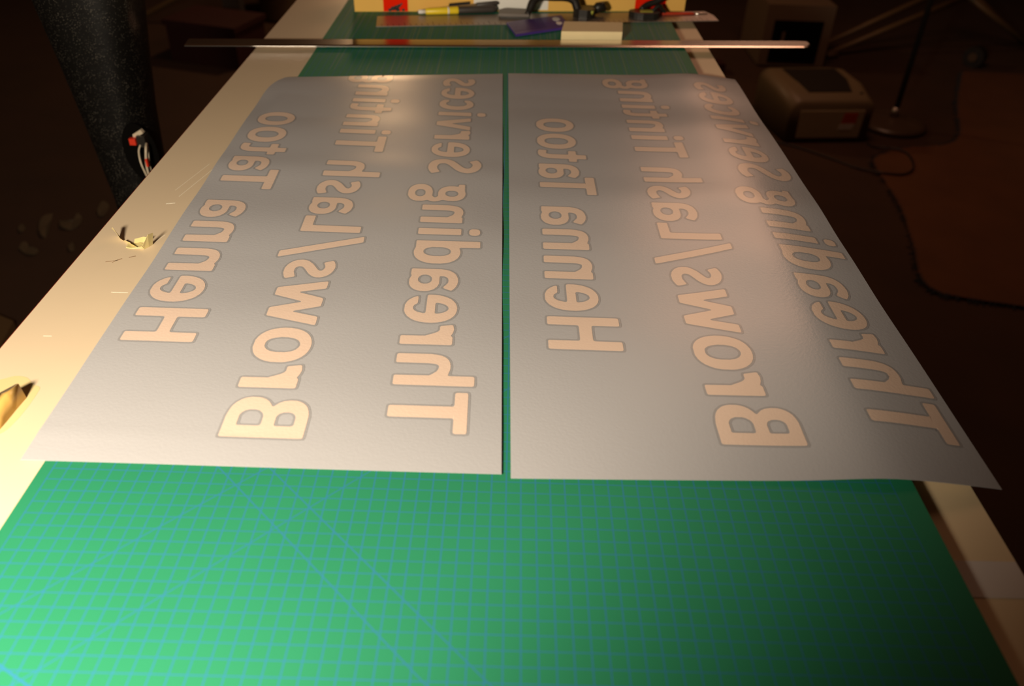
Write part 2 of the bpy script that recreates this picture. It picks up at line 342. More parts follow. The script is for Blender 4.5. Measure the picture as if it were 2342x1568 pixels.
# letter outlines: (advance, [contours of the face], [contours of the rim]) in 1/1000 em
GLYPHS = {
 'H': (630, [[[84,-1],[72,8],[70,24],[70,604],[75,628],[92,634],[176,634],[188,632],[196,624],[198,408],[204,391],[224,386],[396,386],[420,388],[429,400],[430,608],[435,628],[444,633],[460,634],[536,634],[552,629],[557,620],[558,600],[558,28],[553,4],[536,-2],[452,-2],[440,0],[432,8],[430,252],[424,269],[404,274],[224,274],[204,269],[198,256],[196,8],[188,0],[180,-2]]], [[[76,-21],[64,-17],[56,-9],[50,16],[50,612],[56,641],[68,650],[84,654],[184,654],[205,648],[214,636],[218,620],[218,432],[223,412],[240,406],[384,406],[404,411],[410,424],[410,616],[416,641],[428,650],[444,654],[544,654],[565,648],[574,636],[578,612],[578,20],[572,-9],[560,-18],[540,-22],[444,-22],[420,-14],[414,-4],[410,12],[410,228],[405,248],[388,254],[244,254],[224,249],[218,236],[218,16],[213,-8],[204,-17],[188,-21]]]),
 'T': (495, [[[196,-1],[187,4],[182,20],[181,512],[176,521],[164,526],[32,526],[16,531],[10,548],[12,624],[20,632],[36,634],[452,634],[472,632],[480,624],[482,612],[482,544],[476,531],[460,526],[332,526],[320,521],[315,512],[314,28],[312,8],[304,0],[296,-2]]], [[[188,-21],[170,-12],[162,12],[161,492],[156,501],[144,506],[24,506],[0,514],[-6,524],[-10,540],[-10,616],[-6,636],[4,649],[28,654],[456,654],[484,650],[497,640],[502,620],[502,540],[494,516],[484,510],[468,506],[352,506],[340,501],[335,492],[334,20],[330,-4],[321,-16],[304,-21]]]),
 'L': (423, [[[84,-1],[72,8],[70,24],[70,616],[75,628],[84,633],[180,634],[193,628],[198,612],[198,140],[200,120],[208,112],[220,110],[396,108],[404,100],[406,92],[406,16],[400,3],[384,-2]]], [[[76,-21],[64,-17],[56,-9],[50,16],[51,628],[60,646],[76,653],[192,653],[210,644],[218,620],[220,141],[224,135],[236,130],[388,130],[413,124],[421,116],[425,100],[425,4],[416,-14],[392,-22]]]),
 'B': (561, [[[84,-1],[72,8],[70,24],[70,604],[72,624],[80,632],[92,634],[316,634],[364,625],[408,609],[433,592],[456,568],[473,540],[482,512],[485,464],[474,412],[452,376],[416,345],[412,336],[417,328],[448,309],[474,288],[492,264],[506,236],[513,204],[514,152],[508,124],[498,96],[482,72],[448,41],[412,21],[372,9],[296,-2]],[[209,100],[308,100],[336,112],[357,132],[372,164],[373,212],[362,244],[340,269],[320,280],[296,286],[220,286],[203,280],[198,264],[198,120],[200,108]],[[209,388],[292,387],[316,395],[333,408],[348,436],[350,472],[344,500],[328,521],[312,532],[288,538],[220,538],[203,532],[198,516],[198,408],[200,396]]], [[[76,-21],[64,-17],[56,-9],[50,16],[50,608],[55,640],[68,650],[84,654],[312,654],[364,645],[420,625],[445,608],[472,580],[491,548],[502,512],[506,468],[498,424],[484,388],[451,340],[453,332],[486,304],[508,276],[520,252],[530,220],[534,196],[533,144],[514,84],[496,58],[459,24],[420,4],[372,-11],[296,-22]],[[229,120],[304,119],[324,128],[344,148],[353,172],[353,216],[344,236],[324,256],[308,264],[292,266],[236,266],[223,260],[218,244],[218,140],[220,128]],[[229,408],[292,407],[308,414],[320,424],[329,444],[330,476],[326,492],[313,508],[300,515],[284,518],[236,518],[223,512],[218,496],[218,428],[220,416]]]),
 'e': (503, [[[204,-8],[160,5],[120,28],[83,64],[59,100],[41,148],[31,204],[30,264],[37,308],[48,348],[70,392],[98,428],[132,454],[172,474],[224,485],[272,486],[308,480],[344,469],[380,448],[410,424],[436,388],[456,348],[468,304],[474,264],[473,212],[466,200],[448,194],[196,194],[176,189],[172,180],[173,168],[188,120],[211,88],[236,73],[260,70],[284,75],[300,84],[321,104],[336,110],[424,110],[436,107],[440,100],[433,80],[408,50],[380,25],[348,7],[292,-9]],[[181,280],[328,278],[341,284],[345,300],[332,344],[314,376],[288,398],[268,404],[252,405],[233,400],[220,393],[192,361],[179,332],[171,300],[173,288]]], [[[204,-28],[152,-12],[112,9],[70,48],[45,84],[22,144],[11,200],[10,264],[16,304],[30,356],[52,400],[82,440],[117,468],[156,488],[200,501],[260,506],[308,500],[348,488],[388,467],[424,438],[452,401],[474,356],[488,304],[494,264],[493,204],[489,192],[481,184],[452,175],[220,174],[200,170],[196,156],[207,128],[224,104],[244,92],[260,90],[276,93],[288,100],[312,123],[336,130],[440,129],[457,120],[463,104],[458,84],[436,51],[400,15],[370,-4],[340,-17],[296,-29]],[[203,300],[308,299],[318,304],[321,316],[309,348],[294,368],[276,381],[252,385],[228,373],[208,349],[195,316],[196,307]]]),
 'n': (537, [[[80,-1],[68,8],[66,24],[66,440],[71,460],[88,466],[168,466],[180,464],[196,453],[204,452],[272,469],[324,470],[372,461],[416,438],[434,420],[452,392],[466,348],[473,304],[474,24],[469,4],[452,-2],[372,-2],[360,0],[352,8],[350,272],[345,324],[338,348],[328,363],[316,369],[300,370],[272,365],[244,352],[200,306],[192,292],[188,8],[180,0],[172,-2]]], [[[72,-21],[60,-17],[52,-9],[46,16],[46,444],[52,473],[64,482],[80,486],[176,486],[216,477],[276,489],[324,490],[384,477],[428,454],[444,440],[466,408],[489,332],[494,288],[494,24],[493,4],[488,-9],[480,-17],[464,-21],[376,-22],[348,-18],[335,-8],[330,16],[330,268],[325,320],[316,344],[296,350],[272,344],[252,333],[219,296],[212,284],[210,16],[205,-8],[196,-17],[180,-21]]]),
 'h': (537, [[[80,-1],[68,8],[66,24],[66,660],[71,672],[80,677],[172,678],[184,673],[190,660],[190,472],[194,456],[208,453],[280,470],[324,470],[360,464],[392,453],[416,438],[434,420],[452,392],[467,344],[474,296],[474,16],[468,3],[452,-2],[368,-2],[360,0],[352,8],[350,272],[345,324],[338,348],[328,363],[316,369],[296,370],[268,364],[244,352],[200,306],[192,292],[188,8],[180,0],[172,-2]]], [[[72,-21],[60,-17],[52,-9],[46,16],[47,672],[54,688],[72,697],[184,697],[202,688],[209,668],[210,500],[214,484],[224,480],[276,489],[320,490],[372,481],[406,468],[432,451],[450,432],[468,404],[486,348],[494,296],[493,4],[484,-14],[460,-22],[360,-21],[344,-17],[335,-8],[330,16],[330,268],[325,320],[316,344],[296,350],[272,344],[252,333],[219,296],[212,284],[210,16],[205,-8],[196,-17],[180,-21]]]),
 'a': (494, [[[168,-8],[136,-2],[100,12],[68,34],[47,60],[33,88],[27,116],[27,164],[35,196],[62,240],[104,270],[140,283],[176,289],[288,287],[297,292],[301,300],[299,328],[290,348],[276,364],[256,373],[224,378],[200,377],[176,372],[112,336],[96,334],[85,344],[60,388],[52,412],[61,424],[96,445],[124,458],[164,468],[224,474],[268,469],[304,460],[340,447],[368,426],[398,392],[416,352],[426,300],[425,12],[420,3],[408,-2],[324,-2],[296,7],[228,-9]],[[219,76],[244,75],[276,83],[300,99],[313,120],[318,148],[312,172],[296,193],[272,208],[244,214],[204,211],[180,198],[160,172],[155,140],[166,108],[188,87]]], [[[168,-28],[136,-22],[92,-6],[60,15],[37,40],[19,72],[7,112],[6,160],[13,192],[27,224],[44,249],[64,268],[96,289],[136,302],[176,309],[268,307],[279,316],[278,328],[268,344],[256,352],[232,357],[200,357],[172,349],[112,313],[100,309],[88,312],[74,324],[39,384],[31,404],[30,420],[38,432],[68,452],[104,471],[132,480],[204,494],[272,488],[336,470],[368,452],[408,412],[430,372],[446,300],[445,4],[436,-14],[416,-21],[324,-22],[288,-16],[224,-29]],[[219,96],[240,95],[264,100],[280,108],[292,122],[298,140],[295,160],[288,173],[272,186],[252,193],[212,193],[196,185],[181,168],[175,144],[180,123],[196,105]]]),
 'o': (538, [[[220,-8],[164,8],[128,28],[96,55],[64,100],[47,136],[35,188],[34,276],[39,308],[53,352],[75,392],[110,432],[144,456],[188,475],[236,485],[292,486],[332,479],[376,465],[416,441],[444,417],[473,376],[494,328],[505,272],[506,212],[499,168],[484,120],[465,84],[436,50],[404,24],[364,4],[320,-8]],[[246,88],[292,88],[313,96],[332,110],[346,128],[360,156],[373,212],[372,272],[364,308],[353,336],[336,360],[320,373],[300,384],[276,389],[256,388],[236,382],[204,362],[181,328],[167,276],[167,200],[177,156],[189,132],[204,112],[224,97]]], [[[220,-28],[156,-10],[120,9],[84,38],[55,76],[34,116],[16,184],[14,272],[18,304],[36,360],[56,400],[94,444],[128,470],[180,493],[236,505],[292,506],[328,500],[380,484],[419,464],[454,436],[484,396],[510,340],[524,276],[526,216],[520,172],[502,112],[486,80],[460,46],[416,8],[372,-14],[320,-28]],[[250,108],[292,108],[320,126],[332,143],[344,168],[353,212],[353,268],[339,320],[328,338],[312,354],[296,364],[276,369],[244,364],[219,348],[197,316],[187,276],[186,204],[194,168],[217,128],[232,116]]]),
 't': (347, [[[216,-4],[176,7],[144,28],[120,60],[106,92],[94,136],[92,360],[80,369],[24,371],[15,376],[11,384],[10,444],[15,460],[28,466],[80,467],[92,476],[94,568],[99,580],[108,585],[204,584],[212,576],[214,568],[214,488],[219,472],[232,466],[312,465],[321,460],[325,452],[326,392],[320,375],[304,370],[232,370],[224,368],[216,360],[214,176],[220,128],[227,108],[233,100],[252,94],[312,102],[326,96],[333,68],[339,16],[332,6],[308,-1],[272,-6]]], [[[216,-24],[176,-14],[148,0],[124,20],[104,48],[75,128],[72,339],[60,349],[8,354],[-4,363],[-9,376],[-10,448],[-6,468],[0,478],[12,484],[56,486],[69,492],[74,504],[76,584],[84,598],[100,605],[196,606],[220,601],[229,592],[233,580],[234,508],[239,492],[252,486],[324,484],[338,476],[345,460],[346,384],[338,360],[316,351],[248,349],[236,340],[234,176],[239,132],[248,118],[268,115],[324,122],[336,118],[343,112],[349,92],[359,8],[350,-8],[328,-17],[276,-26]]]),
 'r': (355, [[[80,-1],[68,8],[66,24],[66,436],[68,456],[76,464],[84,466],[168,466],[180,464],[200,450],[248,467],[296,474],[352,464],[358,456],[359,444],[341,352],[328,344],[280,344],[259,332],[237,304],[192,216],[188,8],[180,0],[172,-2]]], [[[72,-21],[60,-17],[52,-9],[46,16],[46,444],[51,472],[64,482],[80,486],[176,486],[212,478],[252,488],[296,494],[340,488],[368,481],[378,468],[380,452],[365,360],[357,336],[340,324],[292,325],[271,316],[252,290],[212,208],[210,16],[205,-8],[196,-17],[180,-21]]]),
 'w': (745, [[[152,-1],[143,4],[137,16],[79,232],[24,440],[23,456],[28,463],[44,466],[124,466],[136,464],[144,458],[150,444],[204,243],[208,232],[216,227],[228,243],[302,448],[308,459],[316,464],[416,466],[436,460],[444,446],[517,244],[528,227],[536,232],[541,244],[600,457],[608,463],[624,466],[704,466],[721,460],[723,448],[713,408],[609,20],[600,3],[584,-2],[500,-2],[484,0],[476,5],[386,252],[380,263],[372,269],[365,264],[360,253],[278,24],[268,5],[260,0],[248,-2]]], [[[148,-21],[129,-12],[119,8],[3,444],[1,464],[8,477],[24,485],[52,486],[132,486],[156,478],[167,456],[208,304],[212,295],[220,292],[231,308],[280,444],[296,478],[308,484],[324,486],[420,486],[440,483],[456,468],[516,303],[523,292],[528,290],[537,304],[577,452],[589,476],[608,485],[636,486],[720,485],[741,476],[746,460],[734,412],[628,16],[615,-12],[600,-20],[580,-22],[488,-22],[464,-14],[456,0],[388,189],[380,206],[372,212],[366,208],[360,197],[294,12],[282,-12],[272,-18],[256,-22]]]),
 'v': (473, [[[184,-1],[172,7],[163,28],[27,440],[25,452],[27,460],[44,466],[124,466],[140,463],[148,457],[224,232],[229,220],[236,215],[243,220],[248,232],[325,456],[332,463],[344,466],[441,464],[448,456],[446,440],[304,12],[296,2],[284,-2]]], [[[180,-21],[161,-12],[151,4],[6,444],[2,460],[4,472],[16,482],[36,486],[132,486],[148,483],[159,476],[170,456],[224,291],[229,280],[236,275],[243,280],[248,291],[303,456],[314,476],[328,484],[344,486],[436,486],[460,480],[470,468],[468,448],[317,-8],[308,-17],[292,-21]]]),
 's': (399, [[[128,-8],[100,-3],[60,10],[36,20],[26,28],[24,44],[48,109],[56,116],[64,117],[140,92],[192,92],[212,99],[229,112],[237,128],[236,148],[228,164],[204,185],[120,236],[92,258],[68,284],[55,304],[47,328],[47,360],[53,384],[71,416],[96,441],[128,461],[168,476],[216,485],[244,486],[292,478],[332,464],[348,452],[349,440],[324,380],[316,368],[300,365],[256,382],[224,385],[200,380],[183,372],[170,360],[167,348],[171,336],[188,319],[287,256],[339,204],[351,180],[358,148],[356,120],[347,84],[332,60],[313,40],[284,20],[256,5],[200,-9]]], [[[128,-28],[100,-23],[48,-6],[16,8],[6,16],[1,28],[2,40],[33,124],[44,136],[60,139],[140,112],[180,110],[196,114],[208,121],[216,132],[216,141],[211,152],[188,172],[112,217],[88,236],[49,276],[36,300],[27,332],[27,364],[37,396],[55,428],[88,460],[124,481],[168,496],[220,505],[248,505],[296,497],[344,480],[367,464],[370,444],[340,368],[328,349],[316,343],[304,343],[256,362],[232,366],[204,359],[194,348],[196,340],[208,329],[268,294],[308,265],[358,212],[370,184],[378,148],[376,120],[364,76],[348,48],[328,26],[297,4],[268,-11],[204,-29]]]),
 'S': (473, [[[160,-12],[92,4],[31,36],[27,44],[29,56],[64,127],[72,133],[84,132],[140,106],[168,98],[204,94],[244,102],[273,112],[292,128],[304,156],[305,188],[293,212],[269,236],[128,332],[88,372],[65,408],[52,444],[47,476],[53,508],[64,536],[88,570],[120,600],[160,623],[200,637],[244,646],[300,645],[344,636],[392,616],[420,597],[427,588],[421,568],[380,502],[372,498],[364,499],[308,531],[280,537],[260,537],[220,526],[196,512],[180,492],[175,468],[184,446],[204,420],[352,318],[374,300],[395,276],[421,232],[432,192],[433,168],[424,124],[405,80],[385,52],[368,36],[336,16],[288,-2],[240,-12]]], [[[160,-32],[80,-12],[24,15],[9,28],[5,40],[8,56],[47,140],[60,153],[76,155],[156,121],[196,115],[220,116],[252,124],[272,136],[284,156],[285,184],[277,200],[256,221],[116,316],[72,360],[48,398],[33,440],[27,476],[32,504],[46,544],[67,576],[104,613],[140,635],[192,655],[240,665],[300,665],[340,657],[400,635],[436,611],[448,596],[450,584],[446,572],[394,484],[384,476],[368,475],[308,510],[284,516],[264,517],[232,510],[212,499],[198,484],[196,468],[206,448],[221,432],[362,336],[408,292],[436,246],[448,208],[453,172],[445,128],[433,92],[412,54],[385,24],[355,4],[292,-21],[244,-32]]]),
 'c': (418, [[[200,-8],[152,7],[112,32],[88,56],[60,98],[42,144],[31,204],[30,264],[37,312],[48,348],[66,388],[88,418],[128,454],[168,474],[212,484],[260,486],[296,481],[345,464],[389,432],[398,412],[396,360],[384,351],[344,351],[332,356],[296,382],[264,390],[232,384],[208,369],[187,344],[167,292],[162,260],[162,220],[170,172],[180,142],[197,116],[220,96],[240,88],[272,86],[292,90],[310,100],[333,120],[344,125],[388,124],[396,116],[398,108],[397,60],[389,44],[372,28],[344,10],[316,-2],[276,-10]]], [[[200,-28],[148,-12],[112,7],[82,32],[54,68],[28,124],[16,168],[10,208],[11,272],[21,328],[43,388],[67,424],[100,458],[134,480],[176,496],[220,505],[272,505],[304,499],[352,483],[376,468],[404,445],[413,432],[417,416],[416,353],[410,340],[400,334],[364,330],[328,335],[294,360],[272,369],[244,367],[220,353],[208,340],[193,312],[183,268],[183,212],[192,164],[201,144],[216,125],[232,112],[248,107],[272,106],[288,110],[320,136],[336,144],[380,146],[400,142],[412,133],[417,120],[417,60],[411,40],[394,20],[364,-2],[340,-13],[308,-24],[280,-29]]]),
 'd': (537, [[[228,-12],[176,-2],[132,18],[94,48],[63,92],[45,136],[34,188],[35,276],[47,332],[65,372],[92,409],[123,436],[152,453],[192,466],[240,474],[268,473],[328,461],[340,463],[346,480],[348,668],[356,676],[364,678],[459,676],[468,668],[470,652],[468,9],[464,3],[452,-2],[340,1],[268,-13]],[[244,88],[276,87],[305,100],[329,128],[345,172],[346,280],[340,308],[328,334],[312,354],[296,366],[272,373],[236,370],[220,361],[206,348],[185,312],[175,268],[175,192],[184,152],[195,128],[208,110],[224,96]]], [[[228,-32],[176,-22],[124,0],[82,32],[48,78],[26,132],[15,184],[15,276],[27,332],[47,380],[72,416],[96,440],[132,465],[172,481],[208,490],[256,494],[312,487],[322,492],[326,508],[326,664],[330,680],[336,690],[360,698],[468,696],[485,684],[490,660],[488,0],[480,-14],[460,-21],[336,-20],[268,-33]],[[246,108],[276,107],[296,119],[316,144],[326,176],[326,280],[322,300],[312,322],[298,340],[284,350],[268,354],[240,350],[220,333],[203,304],[195,268],[194,196],[200,164],[219,128],[232,115]]]),
 'i': (246, [[[72,-1],[60,8],[58,24],[59,452],[64,461],[76,466],[172,465],[184,456],[186,440],[185,12],[180,3],[168,-2]],[[96,551],[72,561],[64,569],[57,584],[55,624],[65,652],[80,664],[104,670],[148,669],[172,660],[184,646],[189,628],[189,588],[180,568],[168,558],[148,551]]], [[[64,-21],[46,-12],[38,12],[40,463],[48,478],[68,485],[183,484],[201,472],[206,448],[204,1],[196,-14],[180,-21]],[[92,532],[56,547],[46,560],[39,576],[35,596],[35,624],[48,663],[68,680],[100,689],[148,689],[184,676],[200,658],[209,628],[209,588],[199,560],[184,544],[156,533],[132,530]]]),
 'g': (474, [[[172,-196],[124,-184],[76,-160],[40,-124],[24,-88],[24,-24],[32,0],[50,28],[53,40],[26,80],[19,104],[19,128],[32,168],[61,204],[66,216],[43,284],[43,344],[52,380],[68,408],[100,441],[140,463],[172,472],[232,478],[308,466],[444,464],[452,456],[454,448],[453,404],[444,392],[412,389],[401,380],[410,332],[408,288],[397,248],[374,212],[344,185],[308,166],[252,154],[156,157],[130,140],[119,124],[121,116],[128,109],[164,88],[256,90],[296,84],[352,68],[388,47],[418,16],[434,-16],[438,-36],[438,-72],[432,-101],[417,-128],[392,-154],[364,-172],[336,-184],[276,-198]],[[206,-116],[232,-118],[264,-112],[284,-104],[300,-91],[311,-72],[313,-48],[307,-28],[293,-12],[280,-4],[256,4],[208,6],[176,-2],[148,-21],[139,-36],[135,-52],[137,-68],[144,-84],[168,-105]],[[204,240],[240,239],[264,247],[284,264],[296,288],[298,332],[292,352],[272,377],[244,390],[216,393],[184,382],[164,364],[153,340],[151,304],[159,276],[180,251]]], [[[172,-216],[112,-200],[84,-188],[60,-173],[24,-136],[4,-88],[3,-28],[26,36],[5,80],[-2,120],[12,172],[37,208],[41,220],[25,272],[22,292],[23,348],[36,392],[55,424],[88,457],[128,479],[168,491],[232,498],[308,486],[436,486],[456,482],[468,473],[473,460],[473,396],[464,378],[435,368],[428,360],[430,308],[426,276],[415,240],[396,207],[356,169],[312,147],[252,134],[168,137],[156,132],[152,124],[157,116],[172,108],[260,110],[316,100],[372,81],[408,57],[440,20],[456,-24],[457,-80],[448,-112],[433,-140],[404,-170],[376,-188],[348,-200],[280,-217]],[[207,-96],[240,-97],[263,-92],[276,-85],[286,-76],[292,-64],[293,-48],[288,-36],[268,-20],[244,-14],[200,-15],[172,-27],[157,-44],[155,-56],[158,-68],[176,-86]],[[206,260],[232,258],[252,264],[268,276],[276,292],[278,324],[274,344],[260,361],[240,371],[220,373],[196,366],[180,352],[172,336],[170,308],[175,288],[188,271]]]),
 '/': (430, [[[16,-129],[6,-120],[9,-104],[313,684],[320,693],[332,697],[416,696],[423,688],[420,672],[116,-116],[108,-125],[96,-129]]], [[[4,-149],[-8,-144],[-16,-136],[-18,-124],[-15,-112],[299,700],[310,712],[328,717],[412,718],[436,712],[444,704],[446,696],[438,664],[132,-128],[120,-143],[104,-149]]]),
}

# ------------------------------------------------------------------ the room
bm = NB(); box(bm, -420, 460, -260, 640, -92.3, -90.3); tag(obj('floor', bm, M_FLOOR), kind='structure')
bm = NB(); box(bm, -420, 460, 640, 645, -90.3, 170); tag(obj('wall_back', bm, M_WALL), kind='structure')
bm = NB(); box(bm, -425, -420, -260, 640, -90.3, 170); tag(obj('wall_left', bm, M_WALL), kind='structure')
bm = NB(); box(bm, 460, 465, -260, 640, -90.3, 170); tag(obj('wall_right', bm, M_WALL), kind='structure')
bm = NB(); box(bm, -420, 460, -265, -260, -90.3, 170); tag(obj('wall_front', bm, M_WALL), kind='structure')
bm = NB(); box(bm, -425, 465, -265, 645, 170, 175); tag(obj('ceiling', bm, M_WALL), kind='structure')

# ------------------------------------------------------------------ workbench
bench = empty('workbench', W(26, 55, -90.3))
tag(bench, 'long cream laminate workbench that carries the green cutting mat', 'workbench')
bm = NB(); box(bm, -10.5, 59.2, -58, 150, -3.8, -0.3)
obj('bench_top', bm, M_BENCH, bench, bevel=0.0008)
bm = NB(); box(bm, -10.62, -10.5, -58, 150, -3.7, -0.36)
tag(obj('edge_band', bm, M_BAND, bench), 'thin red brown strip along the left edge')
bm = NB(); box(bm, 59.2, 64.35, -58, 124, -3.8, -0.9)
tag(obj('lowered_edge_strip', bm, M_EDGE_STRIP, bench, bevel=0.0015), 'pale right edge strip, shaped lower to widen the mat shadow')  # bench's right strip, dropped below the top so the mat's shadow widens
for lx in (-6, 56):
    for ly in (-52, 142):
        bm = NB(); box(bm, lx-3, lx+3, ly-3, ly+3, -90.3, -3.8); obj('leg', bm, M_WOOD, bench)
for yy in (-52, 142):
    bm = NB(); box(bm, -3, 53, yy-1.5, yy+1.5, -12, -3.8); obj('apron', bm, M_WOOD, bench)
def blob(bm, cx, cy, rx, ry, z0, z1, seed, n=18, j=0.3):
    r = random.Random(seed)
    prism(bm, [(cx+rx*math.cos(6.283*k/n)*(1-j*r.random()), cy+ry*math.sin(6.283*k/n)*(1-j*r.random())) for k in range(n)], z0, z1)
bm = NB()
for i, (a, b, c, d, w) in enumerate(((-7.6, 27.45, -6.7, 27.75, .10), (-6.75, 27.7, -6.3, 28.15, .13), (-5.75, 28.4, -5.2, 28.7, .12), (-6.95, 27.35, -6.6, 27.9, .07))):
    obox(bm, (a, b), (c, d), w, -0.3, -0.292)
obj('scuff_mark', bm, M_SCUFF, bench)
for a, b, c, d, w in ((-6.1, 39.7, -5.2, 39.95, .13), (-5.0, 22.3, -3.5, 22.32, .07), (-7.9, 15.4, -7.2, 15.42, .07), (-4.6, 30.6, -3.9, 33.0, .05), (-5.3, 41.5, -3.6, 49.5, .05), (-6.2, 43.0, -4.6, 50.0, .04)):
    bm = NB(); obox(bm, (a, b), (c, d), w, -0.3, -0.293); obj('scratch', bm, M_SCR, bench)

bm = NB(); prism(bm, [(59.65, -7.8), (64.3, -7.75), (64.3, -4.9), (59.65, -4.95)], -0.9, -0.87)
tag(obj('tape_strip', bm, M_TAPE), 'white patch of tape stuck across the pale right strip of the bench', 'tape')

# ------------------------------------------------------------------ cutting mat
bm = NB(); box(bm, -0.85, 59.6, -56, 149, -0.3, 0.0)
mt = obj('cutting_mat', bm, M_MAT, origin=W(0, 0, 0))
tag(mt, 'green cutting mat with a fine blue grid covering the bench', 'cutting mat')

# ------------------------------------------------------------------ lettered sheets
def fill_mesh(contours):
    cu = bpy.data.curves.new('tmp', 'CURVE'); cu.dimensions = '2D'; cu.fill_mode = 'BOTH'
    for c in contours:
        sp = cu.splines.new('POLY'); sp.points.add(len(c)-1)
        for p, (x, y) in zip(sp.points, c): p.co = (x, y, 0, 1)
        sp.use_cyclic_u = True
    o = bpy.data.objects.new('tmp', cu)
    me = bpy.data.meshes.new_from_object(o)
    bpy.data.objects.remove(o); bpy.data.curves.remove(cu)
    return me

GC = {}
def glyph_local(ch):
    if ch not in GC:
        adv, top, rim = GLYPHS[ch]
        GC[ch] = [fill_mesh([[(x*0.001, y*0.001) for x, y in c] for c in cs]) for cs in (top, rim)]
    return GC[ch]

def smooth01(a, b, t):
    t = max(0.0, min(1.0, (t-a)/(b-a))); return t*t*(3-2*t)

class Sheet:
    """a thin sheet lying on the mat: (u,v) in cm across / along it -> layout cm"""
    def __init__(s, c00, c10, c11, c01, hf):
        s.c = [Vector(p) for p in (c00, c10, c11, c01)]
        s.w = (s.c[1]-s.c[0]).length; s.h = ((s.c[3]-s.c[0]).length+(s.c[2]-s.c[1]).length)/2; s.hf = hf
    def pos(s, u, v, dz=0.0):
        a = u/s.w; b = v/s.h
        p = (s.c[0]*(1-a)+s.c[1]*a)*(1-b) + (s.c[3]*(1-a)+s.c[2]*a)*b
        return W(p.x, p.y, s.hf(u, v, s.w, s.h, p) + dz)
    def inv(s, x, y):
        u, v = s.w/2, s.h/2
        for _ in range(30):
            a = u/s.w; b = v/s.h
            p = (s.c[0]*(1-a)+s.c[1]*a)*(1-b) + (s.c[3]*(1-a)+s.c[2]*a)*b
            u += x-p.x; v += y-p.y
        return u, v

STEP = 0.75
def build_sheet(name, S, lines, label, rounding):
    root = empty(name, S.pos(S.w/2, S.h/2))
    root.location.z = ZT
    tag(root, label, 'vinyl sheet', 'lettered vinyl sheets side by side on the mat')
    nu = int(S.w/STEP); nv = int(S.h/STEP)
    bm = NB(); T = {}; Bv = {}
    for i in range(nu+1):
        for j in range(nv+1):
            u = min(i*STEP, S.w) if i < nu else S.w; v = j*STEP if j < nv else S.h
            uu, vv = rounding(u, v, S.w, S.h)
            T[i, j] = bm.verts.new(S.pos(uu, vv)); Bv[i, j] = bm.verts.new(S.pos(uu, vv, -0.03))
    for i in range(nu):
        for j in range(nv):
            bm.faces.new([T[i, j], T[i+1, j], T[i+1, j+1], T[i, j+1]])
            bm.faces.new([Bv[i, j], Bv[i, j+1], Bv[i+1, j+1], Bv[i+1, j]])
    def side(a, b): bm.faces.new([bm.verts.new(w_.co) for w_ in (T[a], Bv[a], Bv[b], T[b])])
    for i in range(nu): side((i+1, 0), (i, 0)); side((i, nv), (i+1, nv))
    for j in range(nv): side((0, j), (0, j+1)); side((nu, j+1), (nu, j))
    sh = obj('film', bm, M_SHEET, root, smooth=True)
    for text, bx, by, ax, ex, ey, kern in lines:
        pen = 0.0
        for k, ch in enumerate(text):
            if ch == ' ': pen += 0.226; continue
            pen += kern.get(k, 0.0)
            bm = NB()
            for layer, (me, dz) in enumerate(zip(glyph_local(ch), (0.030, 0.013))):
                b2 = NB(); b2.from_mesh(me)
                for v in b2.verts:
                    gx, gy = v.co.x + pen, v.co.y
                    # mirrored lettering that reads away from the viewer, tops to the right
                    X = bx + ax*(by + gx*ey) + gy*ex; Y = by + gx*ey
                    u, w_ = S.inv(X, Y); v.co = Vector((u, w_, 0))
                us = [v.co.x for v in b2.verts]; vs = [v.co.y for v in b2.verts]
                for axis, lo, hi in ((0, min(us), max(us)), (1, min(vs), max(vs))):
                    g = math.ceil(lo/STEP)*STEP
                    while g < hi:
                        co = Vector((0, 0, 0)); co[axis] = g; no = Vector((0, 0, 0)); no[axis] = 1
                        bmesh.ops.bisect_plane(b2, geom=b2.verts[:]+b2.edges[:]+b2.faces[:], plane_co=co, plane_no=no)
                        g += STEP
                bmesh.ops.triangulate(b2, faces=b2.faces[:])
                for v in b2.verts:
                    uu, vv = rounding(v.co.x, v.co.y, S.w, S.h)
                    v.co = S.pos(uu, max(0, min(S.h, vv)), dz)
                for f in b2.faces:
                    f.material_index = layer
                    if f.normal.z < 0: f.normal_flip()
                tmp = bpy.data.meshes.new('tmp'); b2.to_mesh(tmp); b2.free(); bm.from_mesh(tmp); bpy.data.meshes.remove(tmp)
            for f in bm.faces:
                f.normal_update()
                if f.normal.z < 0: f.normal_flip()
            off = Vector(root.location)
            for v in bm.verts: v.co -= off
            me = bpy.data.meshes.new('letter'); bm.to_mesh(me); bm.free()
            me.materials.append(M_LET); me.materials.append(M_RIM_SHADE)
            for p in me.polygons: p.use_smooth = True
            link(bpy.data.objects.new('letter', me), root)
            pen += GLYPHS[ch][0]*0.001
    return root

def nz2(x, y, s, seed): return noise.noise(Vector((x*s, y*s, seed)))

def slope_bumps(v, rows):
    return sum(a*w_*0.886*math.erf((v-c)/w_) for a, c, w_ in rows)

